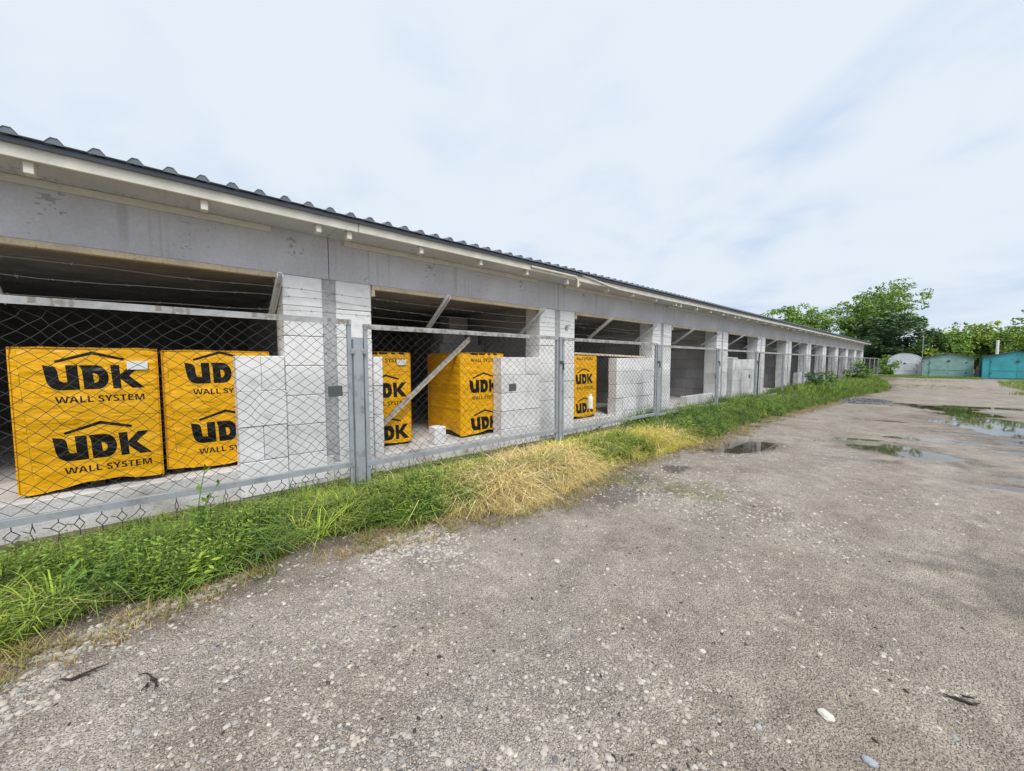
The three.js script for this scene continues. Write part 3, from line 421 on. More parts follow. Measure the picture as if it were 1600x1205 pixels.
/* ---------- far garages, pole ---------- */
function shed(label, x0, x1, z, eave, ridge, color, roofCol, opts = {}) {
  const g = thing('metal_garage', label, 'garage', new THREE.Vector3((x0 + x1) / 2, 0, z), 'garages closing the yard'), w = x1 - x0, xm = (x0 + x1) / 2, dep = 5.5, V = (x, y, zz) => new THREE.Vector3(x, y, zz);
  const tx = noisePair(256, 2.2, color, { grain: .05, blot: .22, gf: 64, bf: 5, seed: Math.floor(900 + x0 * 7), stain: (u, v) => { const a = fbm(u * 9, v * 9, 4, 951, 9); return [clamp((a - .62) * 7) * .2, [.16, .11, .08]]; } }); const pm = std({ ...tx, roughness: .6, bumpScale: .002 }), pm2 = std({ ...tx, roughness: .6, bumpScale: .002, color: new THREE.Color().setRGB(.93, .93, .93) });
  const topY = x => opts.arch ? eave + (ridge - eave) * Math.sqrt(Math.max(0, 1 - Math.pow((x - xm) / (w / 2), 2) * .98)) : eave + (ridge - eave) * (1 - Math.abs(x - xm) / (w / 2));
  const prof = []; const K = opts.arch ? 14 : 2; for (let i = 0; i <= K; i++) { const x = lerp(x0, x1, i / K); prof.push([x, topY(x)]); }
  const s = new THREE.Shape(); s.moveTo(x0, 0); s.lineTo(x1, 0); for (let i = K; i >= 0; i--) s.lineTo(prof[i][0], prof[i][1]); s.closePath();
  part(g, 'front_wall', new THREE.ExtrudeGeometry(s, { depth: .06, bevelEnabled: false }).translate(0, 0, z - .06), pm);
  part(g, 'side_wall', new MB().box(.06, eave, dep, 0, new THREE.Matrix4().makeTranslation(x0 + .031, eave / 2, z - dep / 2 - .062)).geo(), pm2); part(g, 'side_wall', new MB().box(.06, eave, dep, 0, new THREE.Matrix4().makeTranslation(x1 - .031, eave / 2, z - dep / 2 - .062)).geo(), pm2);
  const rb = new MB(), ov = opts.arch ? .02 : .14; for (let i = 0; i < K; i++) { const [xa, ya] = prof[i], [xb, yb] = prof[i + 1], ea = i === 0 ? -ov : 0, eb = i === K - 1 ? ov : 0, ya2 = ya + ea * (yb - ya) / (xb - xa), yb2 = yb + eb * (yb - ya) / (xb - xa); for (const t of [.012, .055]) rb.quad(V(xa + ea, ya2 + t, z + ov), V(xb + eb, yb2 + t, z + ov), V(xb + eb, yb2 + t, z - dep), V(xa + ea, ya2 + t, z - dep)); rb.quad(V(xa + ea, ya2 + .012, z + ov), V(xb + eb, yb2 + .012, z + ov), V(xb + eb, yb2 + .055, z + ov), V(xa + ea, ya2 + .055, z + ov)); }
  part(g, 'roof', rb.geo(), std({ color: new THREE.Color().setRGB(...roofCol), roughness: .75 }));
  const dw = opts.door ?? w * .42, dh = eave * .93;
  for (const sd of [-1, 1]) {
    const d = part(g, 'door_leaf', new MB().box(dw - .012, dh, .05, .006, new THREE.Matrix4().makeTranslation(xm + sd * dw / 2, dh / 2 + .06, z + .028)).geo(), sd < 0 ? pm : pm2);
    part(d, 'cross_bar', new MB().box(dw - .1, .045, .02, .003, new THREE.Matrix4().makeTranslation(xm + sd * dw / 2, dh * .42, z + .064)).geo(), pm2);
    for (const hy of [.25, .8]) part(d, 'hinge', new MB().box(.1, .09, .03, .004, new THREE.Matrix4().makeTranslation(xm + sd * (dw - .03), dh * hy + .06, z + .068)).geo(), M.darkSteel);
  }
  part(g, 'lock', new MB().box(.2, .13, .05, .01, new THREE.Matrix4().makeTranslation(xm + .04, opts.lockY ?? 1.55, z + .085)).geo(), M.darkSteel);
  if (opts.chimney) part(g, 'flue_pipe', new THREE.CylinderGeometry(.1, .1, 1.3, 10).translate(xm - 1.0, ridge + .45, z - 2.5), M.sticker);
  return g;
}
shed('white arched metal garage beside the far end of the fence', -4.4, -1.62, -62, 1.45, 2.42, [.66, .67, .71], [.55, .57, .62], { arch: true, door: 1.0, lockY: 1.35 });
shed('pale green metal garage between the white and the turquoise ones', -1.4, 1.86, -56.5, 1.86, 2.30, [.25, .41, .375], [.13, .13, .12], { door: 1.2, lockY: 1.6 });
shed('turquoise metal garage with a flue pipe rising behind it', 2.32, 6.1, -55, 1.93, 2.42, [.055, .36, .42], [.07, .07, .07], { door: 1.45, lockY: 1.55, chimney: true });
solo('wire_pole', new MB().rod(new THREE.Vector3(-1.5, 0, -56.8), new THREE.Vector3(-1.53, 4.1, -56.8), .038, 7, .03).geo(), M.rail, 'thin grey pole between the white and the pale green garages', 'pole');
{ const g = thing('metal_barrel', 'rusty dark barrel in the gap beside the turquoise garage', 'barrel', new THREE.Vector3(2.08, 0, -55.3)); const c = new THREE.Mesh(new THREE.CylinderGeometry(.16, .16, .9, 14).translate(0, .45, 0), M.darkSteel); c.name = 'drum'; g.add(c); const r2 = new THREE.Mesh(new THREE.TorusGeometry(.16, .014, 6, 16).rotateX(Math.PI / 2).translate(0, .3, 0), M.darkSteel); r2.name = 'hoop'; g.add(r2); }

/* ---------- vegetation ---------- */
const leafMat = (extra) => new THREE.MeshPhysicalMaterial({ vertexColors: true, roughness: .75, side: THREE.DoubleSide, ...extra });
const LEAF = leafMat({ transmission: .25, thickness: 0 }), LEAFO = leafMat({});
// leaf soup: quads with their own colour
class Leaves {
  constructor() { this.p = []; this.c = []; this.n = 0; }
  leaf(x, y, z, dx, dy, dz, sx, sy, sz, col) { // d = half length, s = half width
    this.p.push(x - dx, y - dy, z - dz, x + sx, y + sy, z + sz, x + dx, y + dy, z + dz, x - dx, y - dy, z - dz, x + dx, y + dy, z + dz, x - sx, y - sy, z - sz); for (let i = 0; i < 6; i++) this.c.push(col[0], col[1], col[2]);
  }
  rnd(x, y, z, L, W, col, r, flat = 0) { let dx = r() - .5, dy = (r() - .5) * (1 - flat), dz = r() - .5, l = Math.hypot(dx, dy, dz) || 1; dx /= l; dy /= l; dz /= l; let sx = r() - .5, sy = (r() - .5) * (1 - flat), sz = r() - .5, q = sx * dx + sy * dy + sz * dz; sx -= q * dx; sy -= q * dy; sz -= q * dz; l = Math.hypot(sx, sy, sz) || 1; this.leaf(x, y, z, dx * L, dy * L, dz * L, sx / l * W, sy / l * W, sz / l * W, col); }
  geo() { const g = new THREE.BufferGeometry(); g.setAttribute('position', new THREE.Float32BufferAttribute(this.p, 3)); g.setAttribute('color', new THREE.Float32BufferAttribute(this.c, 3)); g.computeVertexNormals(); return g; }
}
const hue = (c, r, k = .3) => { const m = 1 + (r() - .5) * 2 * k, w = (r() - .5) * k * .6; return [c[0] * m * (1 + w), c[1] * m, c[2] * m * (1 - w)]; };
function tree(name, label, x, z, H, rx, ry, crownY, opt) {
  const r = rng(opt.seed), g = thing(name, label, opt.cat ?? 'tree', new THREE.Vector3(x, 0, z), opt.group), L = new Leaves(), mb = new MB(), tips = [];
  const V = (a, b, c) => new THREE.Vector3(a, b, c);
  const inside = p => { const dx = (p.x - x) / rx, dy = (p.y - crownY) / ry, dz = (p.z - z) / rx; return dx * dx + dy * dy + dz * dz; };
  const grow = (p, d, len, rad, lev) => {
    let q = p.clone(), dir = d.clone(); const n = 3; for (let i = 0; i < n; i++) { const e = q.clone().addScaledVector(dir, len / n); mb.rod(q, e, rad * (1 - i * .2), lev < 2 ? 6 : 4, rad * (1 - (i + 1) * .2)); q = e; dir.add(V((r() - .5) * .35, (r() - .3) * .22, (r() - .5) * .35)).normalize(); if (lev >= 2 || (lev === 1 && i === 2)) tips.push(q.clone()); }
    if (lev < (opt.lev ?? 3)) { const k = opt.kids ?? 4; for (let i = 0; i < k; i++) { const t = i / k * 6.283 + r() * 1.2, sp = opt.spread ?? .9, nd = dir.clone().add(V(Math.cos(t) * sp, (r() - .25) * .5, Math.sin(t) * sp)).normalize(); grow(q.clone().lerp(p, r() * .35), nd, len * rr(.58, .82, r), rad * .55, lev + 1); } }
  };
  const th = opt.trunk ?? H * .3; grow(V(x, -.1, z), V(0, 1, 0), th, opt.rad ?? H * .02, 0);
  part(g, 'trunk', mb.geo(), M.bark);
  // leaf clumps at limb ends and over the crown's own uneven volume
  const cl = tips.filter(p => inside(p) < 1.25); let guard = 0; while (cl.length < opt.clumps && guard++ < 9000) { const u = r() * 2 - 1, t = r() * 6.283, q = Math.pow(r(), .45), s = Math.sqrt(1 - u * u), p = V(x + rx * q * s * Math.cos(t), crownY + ry * q * u, z + rx * q * s * Math.sin(t)); const lump = fbm(p.x * opt.lf + 5, (p.y + p.z * .7) * opt.lf + opt.seed, 3, 701); if (lump > (opt.gap ?? .45)) cl.push(p); }
  for (const c of cl) { const cs = opt.cr * rr(.6, 1.3, r), base = hue(opt.col[Math.floor(r() * opt.col.length)], r, .22); for (let i = 0; i < opt.per; i++) { let a = r() * 2 - 1, b = r() * 2 - 1, d = r() * 2 - 1; const l = Math.hypot(a, b, d); if (l > 1) { a /= l; b /= l; d /= l; } L.rnd(c.x + a * cs, c.y + b * cs * .7, c.z + d * cs, opt.leaf * rr(.6, 1.2, r), opt.leaf * rr(.35, .6, r), hue(base, r, .18), r, opt.flat ?? .2); } }
  part(g, 'crown', L.geo(), opt.mat ?? LEAF); return g;
}
const GREEN = [.14, .26, .04], DEEP = [.065, .135, .05], LIME = [.22, .35, .05], OLIVE = [.27, .37, .035];
tree('deciduous_tree', 'tall airy light-green tree rising behind the white garage', -7.0, -71, 12, 6.0, 4.2, 8.2, { seed: 5, clumps: 560, cr: .72, per: 40, leaf: .19, col: [GREEN, LIME, LIME, GREEN], lf: .38, gap: .49, trunk: 4, rad: .25, spread: .8, group: 'trees beyond the yard' });
tree('chestnut_tree', 'dense dark chestnut tree overhanging the white arched garage', -4.8, -67, 7, 4.6, 3.2, 4.4, { seed: 9, clumps: 420, cr: .7, per: 40, leaf: .26, col: [DEEP, [.10, .2, .06], [.08, .16, .055]], lf: .5, gap: .3, trunk: 1.8, rad: .2, flat: .75, group: 'trees beyond the yard' });
tree('ash_tree', 'bright green feathery tree showing above the far garage roof', -14.6, -68, 10, 4.2, 3.4, 6.6, { seed: 13, clumps: 420, cr: .7, per: 40, leaf: .2, col: [GREEN, LIME, LIME], lf: .5, gap: .42, trunk: 4, rad: .18, group: 'trees beyond the yard' });
tree('ash_tree', 'small low green tree just above the roof beyond the feathery tree', -20.5, -74, 7.6, 2.6, 1.8, 6.2, { seed: 17, clumps: 120, cr: .6, per: 36, leaf: .2, col: [GREEN, LIME], lf: .5, gap: .46, trunk: 3.5, rad: .12, group: 'trees beyond the yard' });
tree('leafy_tree', 'yellow-green bushy tree behind the pale green garage', -.2, -66, 4.9, 2.4, 2.2, 2.9, { seed: 21, clumps: 330, cr: .62, per: 44, leaf: .18, col: [GREEN, LIME, OLIVE], lf: .6, gap: .28, trunk: 1.2, rad: .1, group: 'trees beyond the yard' });
tree('leafy_tree', 'yellowish rounded tree between the two coloured garages', 2.4, -68, 5.9, 2.7, 2.6, 3.4, { seed: 23, clumps: 420, cr: .62, per: 44, leaf: .18, col: [OLIVE, LIME, OLIVE, GREEN], lf: .6, gap: .26, trunk: 1.4, rad: .12, group: 'trees beyond the yard' });
tree('leafy_tree', 'olive-green bushy tree above the turquoise garage', 5.6, -66, 4.8, 2.6, 2.3, 3.0, { seed: 25, clumps: 380, cr: .62, per: 44, leaf: .18, col: [OLIVE, LIME, GREEN], lf: .6, gap: .26, trunk: 1.2, rad: .1, group: 'trees beyond the yard' });
tree('spreading_tree', 'dark green tree cut by the right edge of the picture', 8.6, -72, 9, 3.9, 3.5, 5.2, { seed: 27, clumps: 360, cr: .7, per: 40, leaf: .22, col: [DEEP, [.06, .13, .05], GREEN], lf: .5, gap: .36, trunk: 2.5, rad: .2, flat: .5, group: 'trees beyond the yard' });
tree('distant_tree', 'small hazy distant tree beside the dark one', 3.6, -100, 7.6, 2.0, 2.4, 5.4, { seed: 29, clumps: 120, cr: .6, per: 30, leaf: .24, col: [DEEP, GREEN], lf: .5, gap: .4, trunk: 3, rad: .15, group: 'trees beyond the yard' });
for (const [x, z, H, rx, sd, lab] of [[-12, -84, 5.5, 4.5, 31, 'low green thicket glimpsed behind the tall airy tree'], [-20, -92, 6, 5.5, 33, 'low green thicket far behind the garage roof'], [-7, -92, 5, 5, 37, 'low green thicket behind the chestnut tree']]) tree('thicket', lab, x, z, H, rx, H * .5, H * .48, { seed: sd, cat: 'thicket', clumps: 180, cr: .9, per: 34, leaf: .26, col: [GREEN, DEEP, LIME], lf: .4, gap: .36, trunk: 1.2, rad: .1, lev: 2, group: 'trees beyond the yard' });
tree('elder_shrub', 'rounded dark-leaved shrub against the far fence', -4.05, -35.8, 1.6, .85, .75, .85, { seed: 41, cat: 'shrub', clumps: 90, cr: .22, per: 40, leaf: .075, col: [DEEP, GREEN, LIME], lf: 1.6, gap: .34, trunk: .3, rad: .03, lev: 2 });
tree('elder_shrub', 'low spreading shrub at the fence foot nearer than the rounded one', -4.15, -24.2, 1.1, .75, .5, .55, { seed: 43, cat: 'shrub', clumps: 70, cr: .2, per: 34, leaf: .07, col: [DEEP, GREEN], lf: 1.6, gap: .34, trunk: .25, rad: .025, lev: 2 });
tree('elder_shrub', 'bright green shrub between the fence end and the white garage', -3.9, -57.5, 2.2, .9, 1.05, 1.1, { seed: 45, cat: 'shrub', clumps: 80, cr: .28, per: 34, leaf: .1, col: [LIME, GREEN], lf: 1.4, gap: .36, trunk: .3, rad: .03, lev: 2 });

// grass clumps
function clump(seed, blades, hmin, hmax, spread, lean, width, droop) {
  const r = rng(seed), p = [], idx = [], c = [], S = 3; let n = 0;
  for (let b = 0; b < blades; b++) {
    const h = rr(hmin, hmax, r), t = r() * 6.283, x0 = Math.cos(t) * spread * r(), z0 = Math.sin(t) * spread * r(), d = r() * 6.283, ln = lean * rr(.3, 1.3, r) * h, w = width * rr(.7, 1.3, r), tw = d + Math.PI / 2 + (r() - .5), k = rr(.75, 1.2, r);
    for (let i = 0; i <= S; i++) { const s = i / S, off = ln * Math.pow(s, 1.8), y = h * (s - droop * s * s * s * rr(.7, 1.2, r)), ww = w * (1 - s * s) * .5 + .0004; const x = x0 + Math.cos(d) * off, z = z0 + Math.sin(d) * off; p.push(x + Math.cos(tw) * ww, y, z + Math.sin(tw) * ww, x - Math.cos(tw) * ww, y, z - Math.sin(tw) * ww); c.push(k, k, k, k, k, k); if (i) { const q = n + i * 2; idx.push(q - 2, q - 1, q, q, q - 1, q + 1); } }
    n += (S + 1) * 2;
  }
  const g = new THREE.BufferGeometry(); g.setAttribute('position', new THREE.Float32BufferAttribute(p, 3)); g.setAttribute('color', new THREE.Float32BufferAttribute(c, 3)); g.setIndex(idx); g.computeVertexNormals(); return g;
}
function weedGeo(seed, stems, h, leafL) { // broad-leaved weed
  const r = rng(seed), L = new Leaves(); for (let s = 0; s < stems; s++) { const t = r() * 6.283, ln = rr(.1, .6, r), H = h * rr(.5, 1, r); for (let i = 0; i < 7; i++) { const y = H * (i + 1) / 7, x = Math.cos(t) * ln * y, z = Math.sin(t) * ln * y, k = rr(.75, 1.25, r), d = r() * 6.283, l = leafL * rr(.6, 1.1, r) * (1.1 - i / 12), up = rr(-.2, .5, r); L.leaf(x + Math.cos(d) * l, y + up * l * .5, z + Math.sin(d) * l, Math.cos(d) * l, up * l, Math.sin(d) * l, -Math.sin(d) * l * .38, (r() - .5) * l * .3, Math.cos(d) * l * .38, [k, k, k]); } L.leaf(Math.cos(t) * ln * H * .5, H * .5, Math.sin(t) * ln * H * .5, Math.cos(t) * ln * H * .5, H * .5, Math.sin(t) * ln * H * .5, .003, 0, .003, [.8, .8, .7]); } return L.geo();
}
function scatter(name, label, category, geos, mat, count, place, seed) {
  const r = rng(seed), lists = geos.map(() => []); let tries = 0, made = 0;
  while (made < count && tries++ < count * 30) { const q = place(r); if (!q) continue; lists[Math.floor(r() * geos.length)].push(q); made++; }
  const m4 = new THREE.Matrix4(), e = new THREE.Euler(), qn = new THREE.Quaternion();
  lists.forEach((l, i) => { if (!l.length) return; const im = new THREE.InstancedMesh(geos[i], mat, l.length); im.name = numbered(name); l.forEach((q, k) => { e.set((r() - .5) * .3, r() * 6.283, (r() - .5) * .3); if (q.e) e.set(...q.e); qn.setFromEuler(e); m4.compose(new THREE.Vector3(q.x, q.y ?? ground(q.x, q.z) - .01, q.z), qn, new THREE.Vector3(q.sx ?? q.s, q.sy ?? q.s, q.sz ?? q.s)); im.setMatrixAt(k, m4); im.setColorAt(k, new THREE.Color().setRGB(...q.c)); }); im.castShadow = im.receiveShadow = true; im.userData = { kind: 'stuff', label, category }; scene.add(im); });
}
const gA = [1, 2, 3, 4].map(s => clump(s * 11, 7, .14, .40, .06, .8, .0115, .4)), gTuft = [21, 22, 23].map(s => clump(s * 29, 26, .2, .46, .07, 1.1, .0115, .55)), gDry = [5, 6, 7].map(s => clump(s * 13, 11, .2, .46, .06, 1.25, .0068, .66)), gShort = [8, 9].map(s => clump(s * 17, 9, .03, .11, .04, 1.1, .0035, .3)), gFar = [10, 11].map(s => clump(s * 19, 9, .2, .5, .12, .5, .014, .2));
const strawMask = (a, n) => { const w = (fbm(a * 1.1, n * 1.6, 3, 801) - .5) * 1.9, k = step(1.75, 2.6, a + w * .7) * (1 - step(7.0, 8.0, a + w * .8)); const gp = fbm(a * 1.3 + 4, n * 1.7, 3, 805); return k * (a < 4.6 ? step(4.75, 4.35, n + w * .3) : 1) * (a > 4.7 && a < 6.3 && n < 3.75 ? .25 : 1) * (gp > .56 ? .3 : 1) * .93; };
const strip = (r, a0, a1, nMax) => { const a = lerp(a0, a1, r()), e = edgeN(a) + (fbm(a * 2.3, 3, 3, 811) - .5) * .35, n = lerp(e - .1, nMax, r()); return [a, n, e]; };
const tone = (r, cs) => hue(cs[Math.floor(r() * cs.length)], r, .25);
const GRASS = [[.17, .28, .018], [.25, .38, .025], [.09, .17, .014], [.36, .45, .05], [.05, .10, .012]];
scatter('green_grass', 'long green grass along the near fence foot', 'grass', gA, LEAF, 6800, r => { const [a, n, e] = strip(r, -2.4, 4.2, 5.05); if (n < e || strawMask(a, n) > r() || (n > 4.62 && r() < .6)) return null; const tuft = fbm(a * 1.8, n * 1.8, 3, 821), d = step(e - .1, e + .5, n), s = (.35 + .55 * d) * (.55 + tuft * .95) * (1 - .55 * step(3.9, 4.35, n)); const yel = tuft > .56 && r() < .5; return { x: -n, z: -a, s, c: tone(r, yel ? [[.40, .46, .07], [.32, .43, .06]] : GRASS) }; }, 1001);
scatter('green_grass', 'green grass and weeds along the middle of the fence', 'grass', gA, LEAF, 5200, r => { const [a, n, e] = strip(r, 4.2, 20, 5.0); if (n < e || strawMask(a, n) > r()) return null; const tuft = fbm(a * 1.3, n * 1.8, 3, 821), d = step(e, e + .6, n); return { x: -n, z: -a, s: (.4 + .6 * d) * (.5 + tuft) * (1 - .5 * step(3.9, 4.4, n) * (1 - step(8, 11, a))), c: tone(r, GRASS) }; }, 1002);
scatter('green_grass', 'arching tufts of lime-green grass along the near fence', 'grass', gTuft, LEAF, 1100, r => { const [a, n, e] = strip(r, -2.4, 3.4, 4.5); if (n < e + .02 || strawMask(a, n) > r() * .6) return null; const lime = fbm(a * 1.2 + 3, n * 1.5, 3, 823) > .5; return { x: -n, z: -a, s: rr(.42, .9, r) * (1 - .4 * step(4, 4.4, n)), e: [rr(-.2, .2, r) + .0, r() * 6.283, rr(-.35, .1, r)], c: tone(r, lime ? [[.40, .50, .05], [.33, .46, .04], [.46, .50, .08], [.22, .35, .03]] : [[.14, .27, .02], [.08, .18, .015], [.2, .34, .03]]) }; }, 1011);
scatter('dry_grass', 'lodged straw-yellow dry grass along the fence', 'dry grass', gDry, LEAFO, 4700, r => { const [a, n, e] = strip(r, 1.5, 8.2, 4.6); if (strawMask(a, n) < r() || fbm(a * 3.3, n * 3.3, 2, 807) < .33) return null; const d = step(e - .1, e + .4, n), s = (.45 + .55 * d) * rr(.5, 1.3, r) * (1 - .45 * step(3.95, 4.4, n)); return { x: -n, z: -a, s, c: tone(r, a > 4.6 && r() < .6 ? [[.62, .56, .08], [.7, .6, .1], [.5, .48, .06]] : [[.8, .63, .28], [.86, .74, .42], [.84, .7, .34], [.62, .47, .17], [.66, .54, .14], [.44, .32, .14]]) }; }, 1003);
scatter('dry_grass', 'dead stalks among the near green grass', 'dry grass', gDry, LEAFO, 420, r => { const [a, n, e] = strip(r, -2.2, 3, 4.7); if (n < e) return null; return { x: -n, z: -a, s: rr(.4, .85, r), c: tone(r, [[.5, .42, .18], [.4, .36, .12], [.3, .25, .12]]) }; }, 1012);
scatter('dry_grass', 'short straw stubble at the gravel edge', 'dry grass', gShort, LEAFO, 5200, r => { const a = lerp(-2, 22, Math.pow(r(), 1.7)), e = edgeN(a), n = e + (r() + r() - 1.15) * .42; if (fbm(a * 2, n * 2, 3, 831) < .42) return null; return { x: -n, z: -a, s: rr(.5, 1.1, r), c: tone(r, [[.42, .32, .13], [.34, .27, .1], [.36, .24, .1], [.2, .24, .05]]) }; }, 1004);
const wG = [[1, 6, .3, .045], [2, 8, .4, .028], [3, 5, .24, .06], [4, 9, .34, .034]].map(([s, k, h, l]) => weedGeo(s * 23, k, h, l));
scatter('broadleaf_weeds', 'low broad-leaved weeds under the fence', 'weeds', wG, LEAF, 2600, r => { const [a, n, e] = strip(r, -2, 7, 4.75); if (n < e + .05 || strawMask(a, n) > .5 * r()) return null; if (fbm(a * 1.6 + 9, n * 1.6, 3, 841) < .46) return null; return { x: -n, z: -a, s: rr(.4, 1.05, r) * (1 - .4 * step(4, 4.4, n)), c: tone(r, [[.15, .27, .02], [.22, .35, .03], [.09, .17, .016], [.28, .38, .04]]) }; }, 1005);
scatter('broadleaf_weeds', 'leafy weed bank along the farther fence', 'weeds', wG, LEAF, 4200, r => { const [a, n, e] = strip(r, 6.8, 30, 5.0); if (n < e + .1 || strawMask(a, n) > r()) return null; const k = fbm(a * .9, n * 1.2, 3, 843); if (k < .36) return null; return { x: -n, z: -a, s: (.5 + k) * rr(.7, 1.2, r) * (.55 + .45 * step(e, e + .7, n)), c: tone(r, [[.13, .24, .022], [.19, .32, .03], [.08, .16, .018], [.28, .37, .04]]) }; }, 1006);
scatter('far_grass', 'tall grass at the far end of the fence', 'grass', gFar, LEAF, 5200, r => { const [a, n, e] = strip(r, 19, 42, 5.0); if (n < e) return null; return { x: -n, z: -a, s: (.45 + .65 * step(e, e + .9, n)) * rr(.7, 1.3, r), c: tone(r, GRASS) }; }, 1007);
scatter('far_grass', 'mown grass before the garages', 'grass', gFar, LEAF, 4500, r => { const x = rr(-8, 2.3, r), z = rr(-57, -50.5, r); if (z > -52.5 + (fbm(x, 3, 2, 851) - .5) * 3) return null; return { x, z, s: rr(.25, .6, r), c: tone(r, [[.15, .27, .03], [.2, .3, .04]]) }; }, 1008);
scatter('far_grass', 'grassy verge at the right edge of the yard', 'grass', gFar, LEAF, 6000, r => { const x = rr(1.7, 9, r), z = rr(-50, -29, r), e = 2.0 + (fbm(z * .4, 7, 2, 853) - .3) * 1.6 + Math.abs(z + 35) * .06; if (x < e) return null; return { x, z, s: rr(.25, .6, r), c: tone(r, [[.2, .3, .04], [.15, .26, .03], [.28, .33, .06]]) }; }, 1009);
scatter('sparse_grass', 'thin green patches on the yard', 'grass', gShort, LEAF, 1500, r => { const o = [[-1.95, -4.72, .42, .45], [-2.6, -4.4, .3, .5], [-.6, -35, 1.8, 3], [-1.2, -46, 2.5, 2.5]][Math.floor(r() * 4)], t = r() * 6.283, q = Math.sqrt(r()), x = o[0] + Math.cos(t) * q * o[2], z = o[1] + Math.sin(t) * q * o[3]; if (fbm(x * 6, z * 6, 2, 857) < .5) return null; return { x, z, s: (o[2] > 1 ? 1.1 : .38) * rr(.6, 1.3, r), c: tone(r, [[.2, .24, .05], [.26, .27, .07]]) }; }, 1010);
// tall single weeds
function tallWeed(label, x, z, h, seed, leaf) {
  const r = rng(seed), g = thing('tall_weed', label, 'weed', new THREE.Vector3(x, ground(x, z), z)), y0 = ground(x, z), L = new Leaves(), st = new MB(); const k = 3; for (let s = 0; s < k; s++) { const t = r() * 6.283, ln = .07 + r() * .12, H = h * (s ? rr(.55, .8, r) : 1), at = q => new THREE.Vector3(x + Math.cos(t) * ln * q * q, y0 + H * q, z + Math.sin(t) * ln * q * q); for (let i = 0; i < 5; i++) st.rod(at(i / 5), at((i + 1) / 5), .004, 4, .003); for (let i = 2; i <= 13; i++) { const p = at(i / 13), d = i * 2.4 + r() * .5, l = leaf * (1.15 - i / 16) * rr(.8, 1.15, r), up = i > 11 ? .9 : rr(.05, .5, r), c = hue([.13, .27, .03], r, .25); L.leaf(p.x + Math.cos(d) * l, p.y + up * l, p.z + Math.sin(d) * l, Math.cos(d) * l, up * l, Math.sin(d) * l, -Math.sin(d) * l * .4, 0, Math.cos(d) * l * .4, c); } }
  part(g, 'stem', st.geo(), std({ color: new THREE.Color().setRGB(.14, .22, .05) })); part(g, 'leaves', L.geo(), LEAF);
}
tallWeed('tall leafy weed standing above the grass before the bottom rail', -4.2, -.12, .62, 3, .09); tallWeed('leafy weed in the middle of the near grass', -3.68, .42, .36, 5, .075); tallWeed('leafy weed just beside the broad grey post', -4.25, -2.15, .42, 7, .04);

/* ---------- loose stones and debris ---------- */
function stoneGeo(seed, det) { const g = new THREE.IcosahedronGeometry(1, det), p = g.attributes.position, v = new THREE.Vector3(); for (let i = 0; i < p.count; i++) { v.fromBufferAttribute(p, i); const k = .75 + .5 * fbm(v.x * 1.3 + seed * 3 + v.z, v.y * 1.3 + v.z * .8 + 9, 2, seed); p.setXYZ(i, v.x * k * 1.15, v.y * k * .55, v.z * k * .85); } g.computeVertexNormals(); return g; }
const SG = [stoneGeo(3, 1), stoneGeo(5, 0), stoneGeo(9, 0), stoneGeo(12, 0), stoneGeo(15, 0)];
const STM = new THREE.MeshStandardMaterial({ roughness: .85 });
const stoneTone = r => { const q = r(); return q < .55 ? hue([.44, .40, .35], r, .14) : q < .83 ? hue([.33, .31, .29], r, .16) : q < .92 ? hue([.17, .165, .165], r, .2) : hue([.55, .51, .45], r, .1); };
const gravelPlace = (rmin, rmax, smin, smax, pw) => r => { const q = rmin * Math.pow(rmax / rmin, r()), th = (48.3 + rr(-60, 60, r)) * Math.PI / 180, x = -Math.sin(th) * q, z = -Math.cos(th) * q; if (-x > edgeN(-z) + .15) return null; if (z < -6) for (const p of PUD) if (pudField(x, z, p) < 1) return null; const dens = clamp(.22 + (fbm(x * 1.1, z * 1.1, 3, 861) - .42) * 2.2 + step(-1.0, -3.0, x) * .45 - step(-.9, .6, x) * .35); if (r() > dens) return null; const s = lerp(smin, smax, Math.pow(r(), pw)); return { x, z, y: ground(x, z) - s * .08, s, c: stoneTone(r) }; };
scatter('gravel', 'loose pale gravel scattered over the yard', 'gravel', SG, STM, 10500, gravelPlace(1.1, 5, .003, .016, 3.4), 1101);
scatter('gravel', 'loose gravel in the middle of the yard', 'gravel', SG, STM, 4500, gravelPlace(4, 16, .006, .02, 2.8), 1102);
scatter('gravel', 'dense gravel band at the near grass edge', 'gravel', SG, STM, 3600, r => { const a = rr(-1.4, 1.9, r), n = edgeN(a) - .08 - Math.abs(r() + r() - .85) * .85; if (fbm(a * 1.7, n * 1.7, 3, 863) < .47) return null; const s = lerp(.004, .02, Math.pow(r(), 2.6)); return { x: -n, z: -a, y: ground(-n, -a) - s * .05, s, c: stoneTone(r) }; }, 1103);
scatter('gravel', 'heap of dark crushed stone beyond the puddles', 'gravel', SG, STM, 1800, r => { const t = r() * 6.283, q = Math.sqrt(r()), x = -2.1 + Math.cos(t) * q * .85, z = -20.6 + Math.sin(t) * q * 1.5; return { x, z, y: ground(x, z) + (1 - q * q) * .08 * r(), s: rr(.015, .045, r), c: hue([.14, .14, .15], r, .3) }; }, 1104);
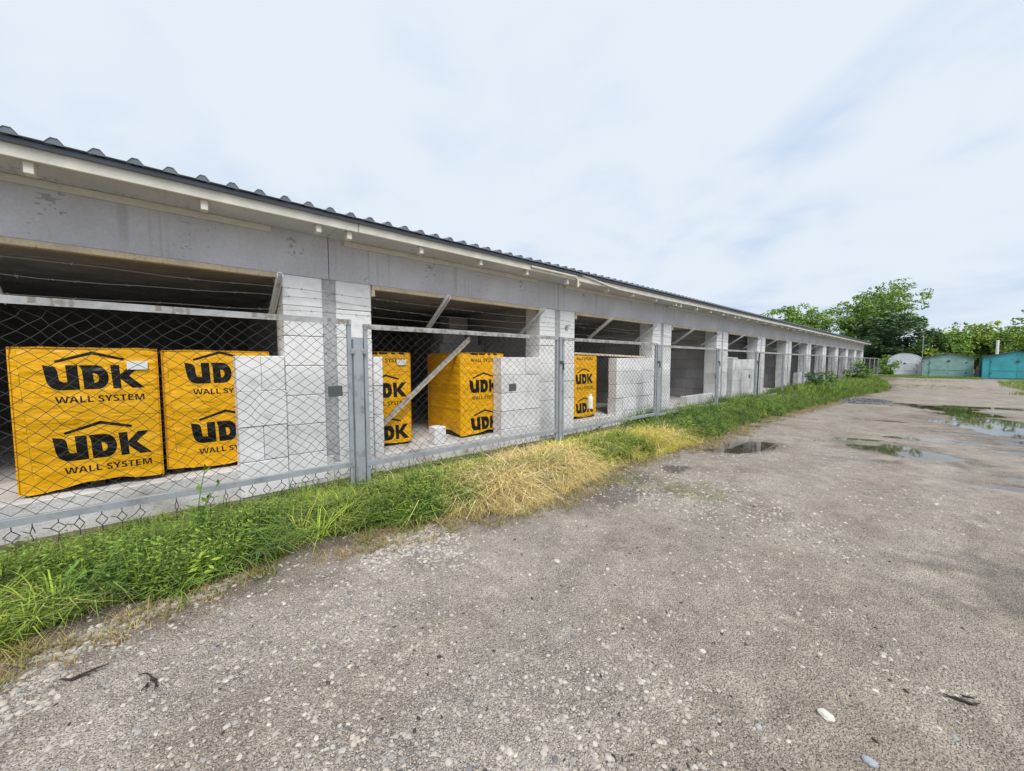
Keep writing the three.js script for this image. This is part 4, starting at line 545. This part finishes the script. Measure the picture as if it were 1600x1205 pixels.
scatter('clods', 'dark crumbs of earth and bark on the yard', 'debris', SG, STM, 700, r => { const q = 1.2 * Math.pow(14, r()), th = (48.3 + rr(-60, 60, r)) * Math.PI / 180, x = -Math.sin(th) * q, z = -Math.cos(th) * q; if (-x > edgeN(-z)) return null; const s = lerp(.003, .012, Math.pow(r(), 3)); return { x, z, y: ground(x, z) + s * .05, sx: s * rr(.8, 1.5, r), sy: s, sz: s * rr(.6, 1, r), c: hue([.055, .045, .038], r, .3) }; }, 1105);
const rock = (x, z, s, c, lab, seed) => solo('stone', stoneGeo(seed, 2).scale(s, s * 1.1, s), std({ color: new THREE.Color().setRGB(...c) }), lab, 'stone', null, new THREE.Vector3(x, ground(x, z) + s * .3, z));
rock(-.28, -2.13, .027, [.62, .60, .52], 'pale cream stone lying alone at the lower right of the yard', 21); rock(-1.98, -2.24, .026, [.5, .48, .44], 'whitish stone in the middle of the yard past the straw grass', 23); rock(-.12, -2.0, .021, [.34, .36, .4], 'bluish grey stone just below the pale cream one', 27);
function stick(label, x, z, L, turn, seed) { const r = rng(seed), mb = new MB(); let p = new THREE.Vector3(-L / 2, .012, 0); for (let i = 0; i < 6; i++) { const q = p.clone().add(new THREE.Vector3(L / 6, (r() - .5) * .012, (r() - .5) * L * .26)); q.y = Math.max(.008, q.y); mb.rod(p, q, .0055 * (1.3 - Math.abs(i - 3) * .3) * rr(.6, 1.5, r), 5, .0055 * (1.3 - Math.abs(i - 2) * .3) * rr(.6, 1.5, r)); p = q; } mb.rod(new THREE.Vector3(L * .1, .015, 0), new THREE.Vector3(L * .34, .03, L * .2), .006, 4, .003); const m = solo('bark_stick', mb.geo(), M.stick, label, 'stick', null, new THREE.Vector3(x, ground(x, z), z)); m.rotation.y = turn; }
stick('black broken stick on the gravel below the near grass', -2.55, .15, .2, .35, 3); stick('thin dark twig nearer the picture\'s left edge', -2.83, .40, .17, 1.1, 5); stick('small dark twig at the right side of the yard', .12, -2.72, .12, .6, 9);

renderer.render(scene, camera);
